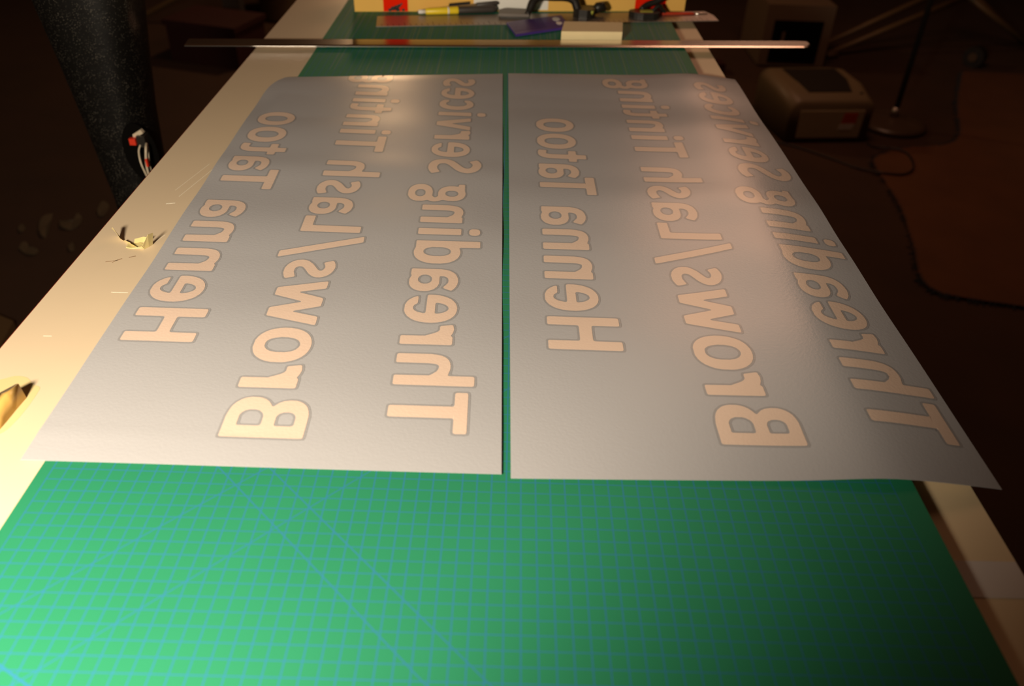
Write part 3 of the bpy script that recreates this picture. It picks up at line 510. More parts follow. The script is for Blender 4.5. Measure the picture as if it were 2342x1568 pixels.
WAVES_L = ((.030, 73, 3.0), (-.032, 65, 3.5), (.012, 57, 2.5), (-.034, 51.5, 2.0), (.036, 46.5, 2.5), (-.026, 39, 3.0), (.022, 31, 4.0), (-.016, 22, 4.0))
WAVES_R = ((.020, 78, 3.0), (-.024, 69, 4.0), (-.026, 47, 3.0), (.030, 41, 3.5), (.015, 30, 4.0), (-.015, 20, 4.0))
def h_left(u, v, w, h, p):
    z = 0.13 + slope_bumps(v+0.10*u-1.5+0.8*math.sin(u*0.22), WAVES_L)*(0.75+0.25*math.sin(u*0.17+1))
    z += 0.05*nz2(u*0.5, v, 0.13, 3.1)
    z -= 0.11*smooth01(h-2.2, h+0.6, v)
    z += 0.035*math.exp(-((v-2.9+0.02*u)/0.35)**2)*smooth01(26, 12, u)      # crease near the front edge
    return max(z, 0.05 if p.x > -2.2 else -0.20)

def h_right(u, v, w, h, p):
    z = 0.16 + 0.06*nz2(u*0.5, v, 0.11, 8.3) + slope_bumps(v+0.05*u, WAVES_R)
    z -= 0.09*smooth01(h-1.8, h+0.6, v)
    z += 0.30*math.exp(-((p.x-57.5)/4.5)**2)
    z = max(z, 0.05)
    e = max(0.0, p.x-57.0)
    z -= 0.0085*e*e
    return max(z, 0.05 if p.x < 59.75 else (-0.84 if p.x < 64.5 else -9))

def round_left(u, v, w, h):
    # the far left corner is cut back in a soft curve
    if v > h-9:
        t = (v-(h-9))/9.0
        lim = 1.6*t**3
        if u < 6: u = max(u, lim*(1-u/6.0) + u)
    return u, v
def round_none(u, v, w, h): return u, v

LS = Sheet((-2.45, 0.55), (30.65, 0.6), (29.2, 84.9), (-4.1, 79.6), h_left)
RS = Sheet((31.3, 0.2), (66.2, 1.25), (65.3, 87.8), (30.05, 85.0), h_right)
K1 = {7: -0.085}
KT = {12: -0.04}
lines_left = [('Henna Tatoo', -0.80, 13.85, -0.022, 9.45, 10.0, K1),
              ('Brows/Lash Tinting', 10.30, 2.75, -0.022, 9.55, 10.05, {}),
              ('Threading Services', 22.10, 4.35, -0.018, 9.45, 10.0, {})]
lines_right = [('Henna Tatoo', 34.40, 14.55, -0.005, 9.95, 10.05, K1),
               ('Brows/Lash Tinting', 46.75, 3.55, -0.008, 9.95, 10.12, {}),
               ('Threading Services', 58.75, 5.3, -0.012, 9.9, 10.08, {})]
build_sheet('vinyl_sheet', LS, lines_left, 'grey vinyl sheet with mirrored lettering, the left one, overlapping the cream bench edge', round_left)
build_sheet('vinyl_sheet', RS, lines_right, 'grey vinyl sheet with mirrored lettering, the right one, overhanging the right bench edge', round_none)

# ------------------------------------------------------------------ straightedges
sr = empty('straightedge', W(30, 99.5, 0))
tag(sr, 'long polished steel straightedge lying right across the bench', 'ruler')
a = Vector((-21.2, 93.3)); b = Vector((81.6, 104.9)); d = (b-a).normalized(); n = Vector((-d.y, d.x))
bm = NB()
def P2(s, t, z): 
    q = a + d*s + n*t; return (q.x, q.y, z)
Ln = (b-a).length
secs = []
for s in (0, Ln-1.6, Ln-0.9, Ln-0.35, Ln):
    c = 0 if s <= Ln-1.6 else (1-math.cos(((s-(Ln-1.6))/1.6)*math.pi/2))*1.6
    w0, w1 = -1.75+c*0.9, 1.75-c*0.1
    secs.append([P2(s, w0, 0.32), P2(s, w0+0.001, 0.40), P2(s, w0+0.45, 0.52), P2(s, w1-0.1, 0.52), P2(s, w1, 0.40), P2(s, w1, 0.32)])
loft(bm, secs)
obj('blade', bm, M_CHROME, sr)
for s in (4, 30, 58): 
    q0 = a + d*(s+17); bm = NB()
    prism(bm, [(q0.x-1, q0.y-1), (q0.x+1, q0.y-1), (q0.x+1, q0.y+1), (q0.x-1, q0.y+1)], 0.0, 0.32)
    obj('rubber_pad', bm, M_BLK, sr)

r2 = empty('steel_ruler', W(37, 116, 0))
tag(r2, 'shorter dull steel ruler lying under the pen and tools', 'ruler')
pts = [(6.9, 107.0), (68.7, 119.0), (68.4, 122.6), (67.2, 125.2), (6.2, 113.4)]
bm = NB(); prism(bm, pts, 0.02, 0.14); obj('blade', bm, M_STEEL, r2)
bm = NB()
a2 = Vector((6.9, 107.0)); b2_ = Vector((68.7, 119.0)); d2 = (b2_-a2).normalized(); n2 = Vector((-d2.y, d2.x))
for k in range(1, 62):
    q = a2 + d2*k; L_ = 1.3 if k % 5 else 2.2
    q1 = q + n2*0.1; q2_ = q + n2*L_
    obox(bm, q1, q2_, 0.09, 0.14, 0.145)
tag(obj('scale_marks', bm, M_STEELMARK, r2), 'fine dark graduation marks')

# ------------------------------------------------------------------ cardboard box at the far end
bx = empty('cardboard_box', W(32, 125, 0))
tag(bx, 'long tan cardboard box with red bands at the far end of the mat', 'box')
A = Vector((1.7, 116.3)); Bq = Vector((63.3, 125.3)); dd = (Bq-A).normalized(); nn = Vector((-dd.y, dd.x))
def strip(s0, s1, t0, t1, z0, z1, bm):
    prism(bm, [tuple(A+dd*s0+nn*t0), tuple(A+dd*s1+nn*t0), tuple(A+dd*s1+nn*t1), tuple(A+dd*s0+nn*t1)], z0, z1)
LB = (Bq-A).length; HB = 6.2
bm = NB(); strip(0, LB, 0, 9, 0.0, HB, bm); obj('carton', bm, M_CARD, bx, bevel=0.001)
bm = NB(); strip(0.3, LB-0.3, -0.06, -0.0, HB-1.6, HB-0.05, bm); obj('lid_flap', bm, M_CARD, bx)
def sX(x): return (x-A.x)/dd.x
for x0, x1 in ((6.85, 11.25), (53.55, 59.5)):
    bm = NB(); strip(sX(x0), sX(x1), -0.03, 0, 0.05, HB-1.6, bm); strip(sX(x0), sX(x1), -0.09, -0.06, HB-1.6, HB, bm)
    tag(obj('red_band', bm, M_RED, bx), 'bright red printed band')
bm = NB(); strip(sX(23.2), sX(37.0), -0.05, 0, 0.25, HB-1.7, bm)
tag(obj('paper_label', bm, M_WHITE, bx), 'plain white label')
bm = NB()
for cx, cz, rr in ((8.6, 0.55, .5), (9.2, 0.75, .5), (9.7, 1.05, .35), (8.0, 0.3, .35), (9.4, 0.3, .4), (10.4, 0.3, .3), (10.1, 1.35, .22)):
    s = sX(cx); q = A+dd*s-nn*0.035
    ring = []
    for k in range(14):
        an = 6.283*k/14; p = q+dd*rr*math.cos(an); ring.append((p.x, p.y, max(0.06, cz+rr*0.75*math.sin(an))))
    loft(bm, [ring, [(x-nn.x*0.02, y-nn.y*0.02, z) for x, y, z in ring]])
tag(obj('printed_mark', bm, M_BLK, bx), 'black printed mark at the foot of the left red band')

# ------------------------------------------------------------------ pen, blue squeegee, block, tools
def pen_dir(p, q, s): p = Vector(p); q = Vector(q); return tuple(p+(q-p)*s)
pn = empty('marker_pen', W(20, 117, 0.1))
tag(pn, 'thick yellow and black pen with a pale tip lying against the ruler', 'pen')
p0 = (13.4, 115.0, 0.72); p1 = (27.5, 118.9, 0.80)
bm = NB(); tube(bm, [pen_dir(p0, p1, s) for s in (0.0, 0.02, 0.09)], [0.28, 0.36, 0.38], 16); tag(obj('tip', bm, M_WHITE, pn, smooth=True), 'pale tip')
bm = NB(); tube(bm, [pen_dir(p0, p1, s) for s in (0.09, 0.10, 0.49, 0.50)], [0.46, 0.56, 0.68, 0.66], 20); tag(obj('barrel', bm, M_YEL, pn, smooth=True), 'yellow barrel')
bm = NB(); tube(bm, [pen_dir(p0, p1, s) for s in (0.365, 0.385)], [0.66, 0.665], 20); tag(obj('ring', bm, M_WHITE, pn, smooth=True), 'thin white ring')
bm = NB(); tube(bm, [pen_dir(p0, p1, s) for s in (0.50, 0.51, 0.93, 0.985, 1.0)], [0.60, 0.64, 0.68, 0.55, 0.25], 20); tag(obj('cap', bm, M_DKGREY, pn, smooth=True), 'black end')

pb = empty('ballpoint_pen', W(20, 121, 0))
tag(pb, 'thin tan pen with a black clip lying behind the yellow pen', 'pen')
q0 = (13.0, 117.0, 0.32); q1 = (27.8, 119.6, 1.65)
bm = NB(); tube(bm, [pen_dir(q0, q1, s) for s in (0.0, 0.08, 0.1, 0.72)], [0.06, 0.22, 0.3, 0.32], 14); obj('barrel', bm, M_PENTAN, pb, smooth=True)
bm = NB(); tube(bm, [pen_dir(q0, q1, s) for s in (0.72, 0.73, 0.97, 1.0)], [0.32, 0.42, 0.42, 0.2], 14); tag(obj('cap', bm, M_DKGREY, pb, smooth=True), 'dark end cap')
bm = NB()
c0 = Vector(pen_dir(q0, q1, 0.38)); c1 = Vector(pen_dir(q0, q1, 0.64))
loft(bm, [[(c0.x, c0.y, c0.z), (c1.x, c1.y, c1.z), (c1.x, c1.y+.35, c1.z), (c0.x, c0.y+.35, c0.z)], [(c0.x+.15, c0.y, c0.z+.75), (c1.x, c1.y, c1.z+.7), (c1.x, c1.y+.3, c1.z+.7), (c0.x+.15, c0.y+.3, c0.z+.75)]])
tag(obj('clip', bm, M_BLK, pb), 'black clip')

sq = empty('squeegee', W(35, 110, 0))
tag(sq, 'purple blue plastic squeegee with a white mark, touching the cream block', 'squeegee')
qa, qb, qc, qd = (29.4, 111.1), (31.1, 103.9), (40.6, 110.0), (39.3, 117.2)
bm = NB(); prism(bm, [qa, qb, qc, qd], 0.16, 0.55); obj('blade', bm, M_PURPLE, sq, bevel=0.0012)
bm = NB()
for k in range(5):
    t = 0.15+0.15*k
    p = Vector(qa)*(1-t)+Vector(qb)*t; q = Vector(qd)*(1-t)+Vector(qc)*t; q = p+(q-p)*0.6
    obox(bm, p+(q-p)*0.03, q, 0.22, 0.55, 0.57)
tag(obj('groove', bm, M_PURPLED, sq), 'dark lengthwise grooves')
bm = NB()
blob(bm, 38.3, 114.3, 0.75, 1.3, 0.55, 0.575, 5, j=.15); blob(bm, 38.75, 111.8, 0.6, 1.0, 0.55, 0.575, 6, j=.15)
tag(obj('white_mark', bm, M_WHITE, sq), 'small white printed mark')

bk = NB()
prism(bk, [(38.75, 103.1), (49.15, 104.1), (49.8, 110.0), (39.5, 109.3)], 0.0, 1.55)
tag(obj('felt_block', bk, M_CREAM, bevel=0.0025, seg=3), 'cream rectangular block between the blue squeegee and the long straightedge', 'block')

cl = empty('hand_clamp', W(37, 119, 0.1))
tag(cl, 'black tool with an arched handle and grey foot beside the blue squeegee', 'tool')
bm = NB(); pl = spline([(33.1, 115.8, .75), (33.6, 116.6, 1.7), (34.3, 117.4, 2.9), (35.4, 117.9, 3.5), (37.6, 118.2, 3.45), (40.2, 118.2, 3.45), (41.6, 118.2, 2.9), (42.2, 118.1, 1.7), (42.6, 118.0, .9)], 6)
tube(bm, pl, [0.55+0.25*smooth01(0, 10, i) for i in range(len(pl))], 14); obj('handle', bm, M_BLK, cl, smooth=True)
bm = NB(); prism(bm, [(27.9, 114.9), (33.4, 115.0), (33.6, 118.4), (29.0, 118.9), (27.9, 117.6)], 0.55, 1.0); tag(obj('foot', bm, M_GREYF, cl, bevel=0.0015), 'flat grey foot')
bm = NB(); prism(bm, [(28.3, 115.4), (33.6, 115.2), (33.6, 117.6), (28.6, 117.8)], 0.15, 0.55); obj('pad', bm, M_BLK, cl)
bm = NB(); blob(bm, 43.6, 118.2, 2.2, 1.9, 0.15, 1.7, 9, j=.12); obj('body', bm, M_BLK, cl, bevel=0.002)
bm = NB(); tube(bm, [(45.4, 119.2, 0.9), (46.2, 119.4, 1.6), (46.9, 119.6, 1.7), (47.6, 119.9, 1.2)], [.7, .95, .9, .5], 12); obj('knob', bm, M_BLK, cl, smooth=True)
bm = NB(); tube(bm, [(44.7, 117.2, 0.9), (44.9, 116.9, 1.6)], [.45, .35], 12); tag(obj('adjuster', bm, M_LIME, cl, smooth=True), 'yellow green adjuster')

tm = empty('trimming_tool', W(55, 120, 0.1))
tag(tm, 'small black tool with a lime label in front of the right red band', 'tool')
bm = NB(); blob(bm, 54.9, 119.3, 3.0, 1.9, 0.15, 1.25, 12, j=.1); obj('body', bm, M_BLK, tm, bevel=0.003, seg=3)
bm = NB(); prism(bm, [(53.9, 118.4), (56.3, 118.7), (56.2, 120.2), (54.0, 119.9)], 1.25, 1.32); tag(obj('sticker', bm, M_LIME, tm), 'lime coloured label')
bm = NB(); tube(bm, spline([(54.3, 120.6, 1.2), (55.4, 121.2, 1.9), (57.0, 121.6, 2.4), (58.3, 121.9, 3.1)], 5), 0.55, 12); obj('arm', bm, M_BLK, tm, smooth=True)
bm = NB(); tube(bm, spline([(56.4, 120.4, 1.0), (57.6, 120.8, 1.9), (58.3, 121.2, 1.2), (58.9, 121.4, .55)], 5), 0.38, 10); obj('lever', bm, M_BLK, tm, smooth=True)

sd = empty('screwdriver', W(61, 122.5, 0.14))
tag(sd, 'slim red handled screwdriver lying on the end of the dull ruler', 'screwdriver')
bm = NB(); tube(bm, [(57.4, 121.0, .42), (57.7, 121.05, .44), (64.2, 122.3, .42), (64.8, 122.4, .3)], [.2, .28, .26, .15], 12); tag(obj('handle', bm, M_RDHANDLE, sd, smooth=True), 'red handle')
bm = NB(); tube(bm, [(64.7, 122.4, .32), (67.3, 122.9, .26)], [.14, .09], 10); tag(obj('shaft', bm, M_CHROME, sd, smooth=True), 'steel shaft')

# ------------------------------------------------------------------ tape scraps on the bench
def ribbon(bm, base, top, thick=0.02):
    """thin curved ribbon between two matching cm polylines"""
    n = len(base); rows = []
    for off in (0, thick):
        rows.append([bm.verts.new(W(x+off, y, z)) for x, y, z in base])
        rows.append([bm.verts.new(W(x+off, y, z)) for x, y, z in top])
    a, b, c, e = rows
    for i in range(n-1):
        bm.faces.new([a[i], a[i+1], b[i+1], b[i]]); bm.faces.new([c[i], e[i], e[i+1], c[i+1]])
        bm.faces.new([b[i], b[i+1], e[i+1], e[i]]); bm.faces.new([a[i], c[i], c[i+1], a[i+1]])
    bm.faces.new([a[0], b[0], e[0], c[0]]); bm.faces.new([a[-1], c[-1], e[-1], b[-1]])
bm = NB()
zb = -0.29
ribbon(bm, [(-8.2, 32.4, zb+.0), (-7.9, 31.9, zb), (-7.3, 31.4, zb)], [(-8.7, 32.2, zb+1.0), (-8.3, 31.7, zb+1.35), (-7.6, 31.2, zb+.45)])
ribbon(bm, [(-7.3, 31.4, zb), (-6.6, 30.9, zb), (-5.9, 30.6, zb), (-5.3, 30.3, zb), (-4.9, 30.0, zb)], [(-7.2, 31.1, zb+.35), (-6.5, 30.8, zb+.25), (-6.1, 30.2, zb+.45), (-5.5, 30.0, zb+.2), (-4.9, 29.8, zb+.5)])
ribbon(bm, [(-4.9, 30.0, zb), (-4.6, 30.5, zb), (-4.4, 31.0, zb)], [(-4.8, 29.8, zb+.6), (-4.3, 30.3, zb+1.5), (-4.1, 31.0, zb+1.3)])
ribbon(bm, [(-6.2, 30.9, zb), (-5.4, 31.4, zb), (-4.9, 31.0, zb)], [(-6.1, 31.1, zb+.5), (-5.4, 31.5, zb+.55), (-4.8, 31.2, zb+.7)])
blob(bm, -5.9, 30.6, 1.1, 0.6, -0.3, -0.2, 21)
tag(obj('tape_scrap', bm, M_CHIP), 'crumpled scrap of clear tape with two upturned ends on the cream bench edge', 'tape scrap')

pt = empty('peeled_tape', W(-6.5, 7, -0.3))
tag(pt, 'yellowed oval of old tape with a folded amber flap on the cream bench edge', 'tape scrap')
outl = [(-9.6, 9.2), (-8.4, 9.6), (-7.6, 10.05), (-6.6, 9.9), (-5.8, 9.15), (-5.1, 8.8), (-4.95, 8.1), (-4.9, 6.4), (-5.0, 5.0), (-5.3, 3.7), (-6.2, 3.0), (-8.0, 2.6), (-9.6, 3.2), (-10.1, 5.5), (-10.1, 7.6)]
sp_ = [(p[0], p[1]) for p in spline([(x, y, 0) for x, y in outl], 3)]
bm = NB(); prism(bm, sp_, -0.3, -0.288); obj('film', bm, M_GOLD2, pt)
bm = NB()
ribbon(bm, [(-5.75, 3.5, -.28), (-5.65, 4.8, -.28), (-5.6, 6.1, -.28), (-5.5, 7.5, -.28)], [(-5.95, 3.7, .1), (-6.3, 4.9, .75), (-6.2, 6.4, .95), (-5.75, 7.6, 1.0)])
ribbon(bm, [(-5.95, 3.7, .1), (-6.3, 4.9, .75), (-6.2, 6.4, .95), (-5.75, 7.6, 1.0)], [(-6.0, 3.9, .0), (-7.0, 5.2, .45), (-6.9, 6.8, .7), (-6.1, 7.9, .75)])
tag(obj('flap', bm, M_GOLD, pt, smooth=True), 'shiny amber flap')

# ------------------------------------------------------------------ speckled post at the left
ps = empty('equipment_post', W(-32.5, 90, -90.3))
tag(ps, 'tapered black speckled post with a cable opening, left of the bench', 'post')
bm = NB(); secs = []
for z, cx, hw, hd in ((-90.3, -32.0, 3.6, 5.5), (-60, -32.3, 3.6, 5.5), (-24, -32.6, 3.9, 5.6), (-10, -33.0, 5.1, 6.0), (0, -33.1, 6.3, 6.5), (7, -33.15, 7.3, 7.0), (20, -33.2, 8.8, 7.5), (40, -33.2, 11, 8.0), (44, -33.2, 10.4, 7.6)):
    secs.append([(cx+hw*math.copysign(abs(math.cos(a_))**0.75, math.cos(a_)), 90+hd*math.copysign(abs(math.sin(a_))**0.75, math.sin(a_)), z) for a_ in [6.28318*k/40 for k in range(40)]])
loft(bm, secs); obj('column', bm, M_SPK, ps, smooth=True)
def disc(bm, pts, y0, y1):
    loft(bm, [[(x, y0, z) for x, z in pts], [(x, y1, z) for x, z in pts]])
def oval(cx, cz, rx, rz, rot=0.0, n=28):
    o = []
    for k in range(n):
        a_ = 6.28318*k/n; x = rx*math.cos(a_); z = rz*math.sin(a_)
        o.append((cx+x*math.cos(rot)-z*math.sin(rot), cz+x*math.sin(rot)+z*math.cos(rot)))
    return o
bm = NB(); ov = oval(0, 0, 2.45, 5.0, 0.12); loft(bm, [[(-28.95+a_*.9+k_*.43, 85.2+a_*.43-k_*.9, -14.9+c_) for a_, c_ in ov] for k_ in (-0.9, 0.25)]); op = tag(obj('cable_hole_shade', bm, M_HOLE_SHADE, ps), 'oval black plate painted as the shade in the cable opening')  # solid plate, its black standing for the hole's inner shade
bm = NB(); disc(bm, [(-29.7, -11.9), (-28.0, -10.9), (-27.7, -11.5), (-29.8, -12.6)], 85.5, 84.7); sub('paper_tag', bm, M_WIRE, op)
bm = NB(); box(bm, -29.85, -28.85, 83.9, 85.6, -13.2, -12.15); tag(sub('connector', bm, M_REDC, op, bevel=0.0008), 'red connector')
bm = NB(); box(bm, -28.7, -27.4, 84.1, 86.0, -13.6, -11.8); tag(sub('connector', bm, M_BLK, op, bevel=0.0008), 'black connector')
bm = NB(); box(bm, -27.2, -26.9, 82.1, 82.6, -16.0, -14.7); tag(sub('connector', bm, M_REDC, op), 'small red joint on the wire')
for path, r in (([(-27.2, 81.7, -12.2), (-27.35, 81.0, -13.0), (-27.0, 80.0, -14.4), (-26.6, 80.0, -16.6), (-26.3, 81, -20), (-27.5, 83.3, -24)], .14),
                ([(-26.3, 82.0, -12.0), (-25.9, 80.5, -12.3), (-26.1, 80.0, -14.2), (-26.2, 80.0, -16.2), (-26.2, 81, -19.5), (-27.2, 83.3, -24)], .18),
                ([(-26.2, 82.2, -12.2), (-25.9, 81.0, -13.4), (-26.1, 81.0, -15.6), (-26.4, 82, -19), (-27.0, 83.6, -23.5)], .07)):
    bm = NB(); tube(bm, spline([(x-1.1, y+2.4, z-1.0) for x, y, z in path], 6), r, 10); sub('wire', bm, M_WIRE, op, smooth=True)

# ------------------------------------------------------------------ things on the floor, left
FL = -90.3
def poly_scrap(name, pts, m, label, cat, curl, group=None):
    bm = NB(); n = len(pts)
    cx = sum(p[0] for p in pts)/n; cy = sum(p[1] for p in pts)/n
    pp = [(p[0], p[1]) for p in spline([(x, y, 0) for x, y in pts+pts[:1]], 4)][:-1]
    lo = [bm.verts.new(W(x, y, FL+0.05+curl*abs(math.sin(k*0.37)))) for k, (x, y) in enumerate(pp)]
    hi = [bm.verts.new(W(x, y, FL+0.35+curl*abs(math.sin(k*0.37)))) for k, (x, y) in enumerate(pp)]
    c0 = bm.verts.new(W(cx, cy, FL+0.05)); c1 = bm.verts.new(W(cx, cy, FL+0.35)); k = len(pp)
    for i in range(k):
        j = (i+1) % k
        bm.faces.new([c0, lo[j], lo[i]]); bm.faces.new([c1, hi[i], hi[j]]); bm.faces.new([lo[i], lo[j], hi[j], hi[i]])
    tag(obj(name, bm, m, smooth=False), label, cat, group)
poly_scrap('vinyl_offcut', [(-118.2, 202), (-120, 199.1), (-119.1, 193.8), (-116.5, 189), (-113.9, 186.1), (-114, 189.8), (-116.2, 196)], M_SCRAP, 'leaf-shaped pale offcut on the dark floor left of the bench', 'offcut', .5, 'offcuts on the floor left of the bench')
poly_scrap('vinyl_offcut', [(-114, 197.1), (-111.6, 192.9), (-108.3, 191.7), (-106.4, 194.4), (-107.4, 199.1), (-109.9, 202), (-110.2, 200.7), (-109.3, 197.8), (-111.3, 197)], M_SCRAP, 'crescent-shaped pale offcut on the dark floor left of the bench', 'offcut', .5, 'offcuts on the floor left of the bench')
poly_scrap('vinyl_offcut', [(-118.4, 179), (-118.6, 182.2), (-117.5, 182.6), (-115, 179.8), (-112, 178.4), (-111.8, 175.7), (-114.6, 176)], M_SCRAP, 'dull uneven offcut on the dark floor, lowest of the pale offcuts', 'offcut', .4, 'offcuts on the floor left of the bench')
poly_scrap('vinyl_offcut', [(-105.4, 205.4), (-105.8, 211.1), (-102.7, 208.8), (-101.2, 202.6), (-102.7, 201)], M_SCRAP, 'dim offcut on the dark floor nearest the speckled post', 'offcut', .4, 'offcuts on the floor left of the bench')
poly_scrap('vinyl_offcut', [(-125, 193), (-124.3, 194), (-122.3, 191.5), (-122.2, 189), (-123.7, 190)], M_SCRAP, 'small roundish offcut on the dark floor, leftmost of the pale offcuts', 'offcut', .3, 'offcuts on the floor left of the bench')
poly_scrap('vinyl_offcut', [(-104.6, 182), (-103.5, 183.3), (-101.6, 179.6), (-102.5, 178.5)], M_SCRAP, 'tiny offcut on the dark floor closest to the bench edge', 'offcut', .3, 'offcuts on the floor left of the bench')

bm = NB(); prism(bm, [(-128, 152), (-98.6, 137.5), (-93, 108), (-124, 100)], FL, FL+3)
tag(obj('cardboard_sheet', bm, M_CHAIR, bevel=0.003), 'brown flat board on the floor at the left frame edge below the offcuts', 'board')

rb = empty('storage_crate', W(-111, 367, FL))
tag(rb, 'dark red crate on the floor beyond the speckled post', 'crate')
bm = NB(); obox(bm, (-129, 372), (-94, 362), 26, FL, FL+17); obj('body', bm, M_DRED, rb, bevel=0.006)
bm = NB(); obox(bm, (-130, 372.3), (-93, 361.7), 28, FL+17, FL+19.5); obj('rim', bm, M_DRED, rb, bevel=0.004)

bt = empty('leaning_board', W(-140, 400, FL))
tag(bt, 'narrow pale batten leaning in the dark behind the speckled post', 'batten')
bm = NB(); tube(bm, [(-171, 420, -88.3), (-118, 420, -62)], 1.6, 4); obj('batten', bm, M_CHAIR, bt)
bm = NB(); box(bm, -123, -114, 416, 424, FL, -66); obj('block_support', bm, M_DKGREY, bt)

# ------------------------------------------------------------------ things on the floor, right
rg = empty('rug', W(215, 215, FL))
tag(rg, 'rust brown rug with a frayed edge on the floor to the right', 'rug')
edge = [(262, 385), (240, 340), (224, 300), (212, 287), (196, 283), (184, 276.5), (175.5, 267.5), (173.4, 247), (171.2, 226.2), (167.5, 209), (164.9, 197.8), (161, 185), (159.6, 176), (162, 170.5), (165.7, 168.9), (173.9, 166.6), (184.8, 164.2), (205, 158), (235, 150)]
ep = [(p[0], p[1]) for p in spline([(x, y, 0) for x, y in edge], 6)]
bm = NB(); prism(bm, ep + [(335, 140), (345, 385)], FL, FL+1.0); obj('pile', bm, M_RUG, rg)
bm = NB(); rr = random.Random(4)
for i in range(0, len(ep)-1):
    p = Vector(ep[i]); q = Vector(ep[i+1]); L_ = (q-p).length; k = max(2, int(L_/0.9)); dn = Vector((-(q-p).y, (q-p).x)).normalized()*-1
    for j in range(k):
        a_ = p+(q-p)*(j/k); out = -dn if False else dn
        ln = rr.uniform(0.6, 2.4); sk = rr.uniform(-.8, .8)
        tip = a_ + out*ln + (q-p).normalized()*sk
        if rr.random() < .8: tube(bm, [(a_.x-out.x*.6, a_.y-out.y*.6, FL+.95), (a_.x, a_.y, FL+.8), (tip.x, tip.y, FL+.25)], [.22, .22, .12], 5)
tag(obj('fringe', bm, M_FRINGE, rg), 'dark frayed yarn along the torn edge', kind='stuff')

def rounded_profile(w, h, r, n=8, side=2.0):
    pts = [(-w/2, 0)]
    for k in range(n+1):
        a_ = math.pi - (math.pi/2)*k/n; pts.append((-w/2+r+r*math.cos(a_), h-r+r*math.sin(a_)))
    for k in range(n+1):
        a_ = math.pi/2 - (math.pi/2)*k/n; pts.append((w/2-r+r*math.cos(a_), h-r+r*math.sin(a_)))
    pts.append((w/2, 0)); return pts
pr = empty('printer', W(161.5, 307, FL), 0)
tag(pr, 'beige desktop laser printer on the floor right of the bench', 'printer')
C0 = Vector((162.0, 288.2)); dx = Vector((math.cos(0.118), math.sin(0.118))); dy = Vector((-dx.y, dx.x))
def PP(x, y, z): q = C0+dx*x+dy*y; return (q.x, q.y, FL+z)
bm = NB(); secs = []
for y, w, h in ((-1.2, 34.6, 15.5), (0, 36, 17.2), (14, 38.5, 19.6), (30, 38.0, 19.8), (37, 35.5, 18.0)):
    secs.append([PP(x, y, z+0.6) for x, z in rounded_profile(w, h, 4.5)])
loft(bm, secs); obj('shell', bm, M_PRN, pr, smooth=True)
bm = NB(); secs = [[PP(x, y, z) for x, z in ((-13.5, 2.2), (13.5, 2.2), (13.8, 13.6), (-13.8, 13.6))] for y in (-1.55, -1.0)]
loft(bm, secs); tag(obj('front_cover', bm, M_PRNF, pr, bevel=0.002), 'darker flat front cover')
bm = NB(); loft(bm, [[PP(-9, 5.5, t0), PP(9.5, 5.5, t0), PP(9.5, 5.5, t0-1), PP(-9, 5.5, t0-1)] if k == 0 else ([PP(-11, 16, t1), PP(11.5, 16, t1), PP(11.5, 16, t1-1), PP(-11, 16, t1-1)] if k == 1 else [PP(-11.5, 29, t2), PP(12, 29, t2), PP(12, 29, t2-1), PP(-11.5, 29, t2-1)]) for k, (t0, t1, t2) in enumerate([(19.1, 20.7, 20.8)]*3)])
tag(obj('output_tray', bm, M_PRND, pr), 'dark paper output tray in the top')
bm = NB(); loft(bm, [[PP(x, y, z) for x, z in ((4.6, 8.2), (10.8, 8.2), (11.0, 12.6), (5.2, 12.6))] for y in (-1.62, -1.55)]); tag(obj('sticker', bm, M_ORANGE, pr), 'orange red half of the sticker')
bm = NB(); loft(bm, [[PP(x, y, z) for x, z in ((3.8, 5.6), (9.8, 5.6), (10.6, 8.2), (4.4, 8.2))] for y in (-1.62, -1.55)]); tag(obj('sticker', bm, M_WHITE, pr), 'pale half of the sticker')
bm = NB(); tube(bm, [PP(13.2, 4.5, 18.2), PP(13.2, 4.5, 18.9)], 0.7, 12); obj('button', bm, M_PRND, pr)
for x in (-14, 14):
    for y in (2, 32):
        bm = NB(); tube(bm, [PP(x, y, 0.0), PP(x, y, 0.9)], 1.1, 10); obj('foot', bm, M_PRND, pr)

bm = NB(); z = FL+0.4
tube(bm, spline([(128, 290, z), (144.9, 282.5, z), (158.9, 270, z), (166, 262, z), (172.2, 256.5, z+.9), (176, 254.6, z+1.1), (182.5, 254.4, z+1.1), (188, 259.5, z+1.1), (191.0, 268, z+1.1), (191.4, 275.5, z+1.1), (188, 279.4, z+1.1), (183.8, 281.0, z+.7), (181, 283.5, z), (179.6, 286.6, z)], 8), .38, 10)
tag(obj('power_cable', bm, M_BLK, smooth=True), 'thin black cable looping on the floor in front of the printer', 'cable')

st = empty('floor_stand', W(197.5, 308, FL))
tag(st, 'round based floor stand with a thin dark pole behind the printer', 'stand')
bm = NB(); secs = []
for z, r in ((0, 13.6), (.6, 14.2), (1.6, 14.2), (2.6, 12.6), (3.3, 9.0), (3.9, 4.0), (4.6, 1.8)):
    secs.append([(197.5+r*math.cos(a_), 308+r*math.sin(a_), FL+z) for a_ in [6.28318*k/48 for k in range(48)]])
loft(bm, secs); obj('base', bm, M_BASE, st, smooth=True)
bm = NB(); tube(bm, [(197.5, 308, FL+5), (197.5, 308, FL+190)], 1.15, 14); obj('pole', bm, M_BLK, st, smooth=True)
bm = NB(); tube(bm, [(197.5, 308, FL+4.6), (197.5, 308, FL+8.5)], [2.0, 1.4], 14); tag(obj('collar', bm, M_STEEL, st, smooth=True), 'bright collar at the foot of the pole')

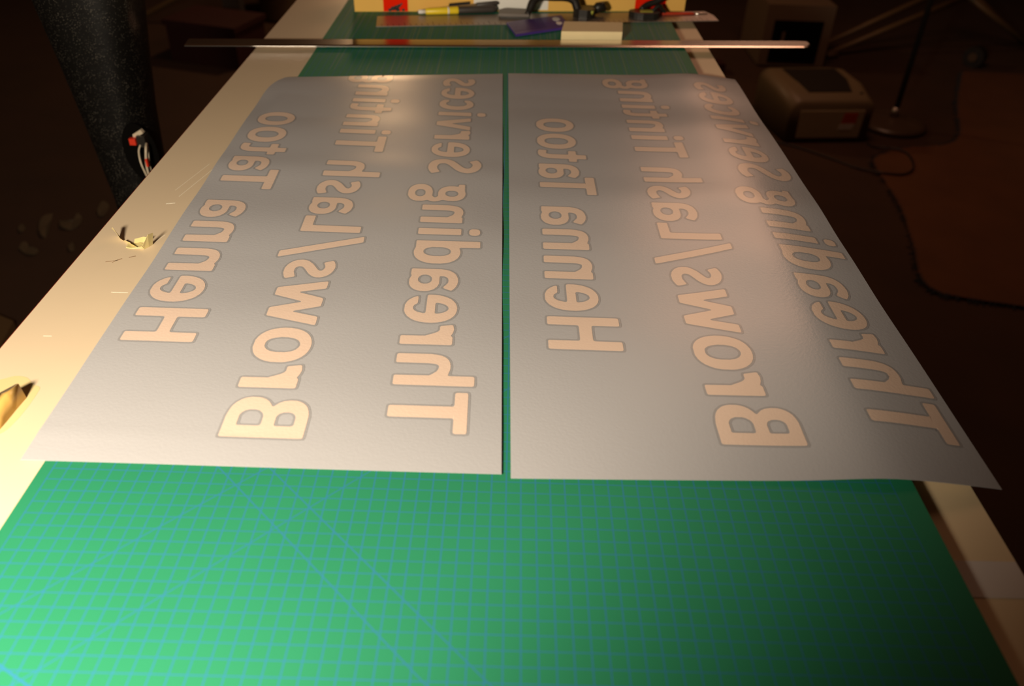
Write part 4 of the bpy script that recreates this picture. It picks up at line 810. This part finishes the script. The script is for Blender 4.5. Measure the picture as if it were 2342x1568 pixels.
tw = empty('computer_case', W(172, 395, FL))
tag(tw, 'grey computer case with a dark front opening on the floor behind the printer', 'computer case')
bm = NB(); box(bm, 156, 189.5, 384, 424, FL+1, -59.8); obj('shell', bm, M_CASE, tw, bevel=0.008)
bm = NB(); box(bm, 160.5, 184.8, 383.4, 384.2, FL+3, -67.2); tag(obj('front_opening_shade', bm, M_HOLE_SHADE, tw), 'near-black plate painted as the shade in the front opening')  # plate proud of the shell, coloured as the shade inside
bm = NB(); box(bm, 165.2, 166.6, 383.1, 383.4, -79, -72.5); obj('slot', bm, M_CASE, tw)
bm = NB(); box(bm, 157, 188.5, 386, 422, FL, FL+1); obj('foot', bm, M_BLK, tw)

af = empty('folding_frame', W(262, 420, FL))
tag(af, 'folding frame of dull metal tubes standing in the dark at the top right', 'frame')
for x0, y0, zt in ((199.0, 406, -62.5), (196.0, 416, -57.0)):
    bm = NB(); tube(bm, [(x0, y0, FL+1.4), (275.0, y0+24, zt)], 1.5, 12); obj('leg', bm, M_CHAIR, af, smooth=True)
for y0, zt in ((430, -60.5), (440, -57)):
    bm = NB(); tube(bm, [(271, y0, zt), (321, y0, FL+1.6)], 1.6, 12); obj('leg', bm, M_CHAIR, af, smooth=True)
bm = NB(); tube(bm, [(273, 424, -60.5), (273, 445, -58.5)], 2.2, 12); obj('hinge', bm, M_DKGREY, af, smooth=True)
bm = NB(); tube(bm, [(197, 402, FL+1.5), (203, 404, FL+1.8)], 1.5, 12); obj('foot_cap', bm, M_CHAIR, af, smooth=True)

cs = empty('castor', W(273, 400, FL))
tag(cs, 'black castor wheel with a dull hub on the floor inside the folding frame', 'castor')
bm = NB(); tube(bm, [(271, 396, FL+5.2), (275, 400, FL+5.2)], 5.2, 20); obj('wheel', bm, M_BLK, cs)
bm = NB(); tube(bm, [(270.3, 395.3, FL+5.2), (270.9, 395.9, FL+5.2)], 2.2, 16); obj('hub', bm, M_BASE, cs)

bm = NB(); obox(bm, (124, 372), (136, 374), 8, FL, FL+5)
tag(obj('red_carton', bm, M_DRED, bevel=0.003), 'small dark red carton on the floor just right of the bench, beyond the sheets', 'carton')

bk2 = empty('bucket', W(-97, 440, FL))
tag(bk2, 'pale dull bucket in the dark beyond the left edge of the bench', 'bucket')
bm = NB(); secs = []
for z, r in ((0, 12.0), (2, 12.6), (30, 14.5), (31, 15.4), (33, 15.4)):
    secs.append([(-97+r*math.cos(a_), 440+r*math.sin(a_), FL+z) for a_ in [6.28318*k/36 for k in range(36)]])
loft(bm, secs); obj('body', bm, M_PRN, bk2, smooth=True)
bm = NB(); tube(bm, spline([(-112.3, 440, FL+31), (-110, 431, FL+22), (-97, 424.5, FL+16), (-84, 431, FL+22), (-81.7, 440, FL+31)], 6), .3, 8); obj('handle', bm, M_STEEL, bk2, smooth=True)
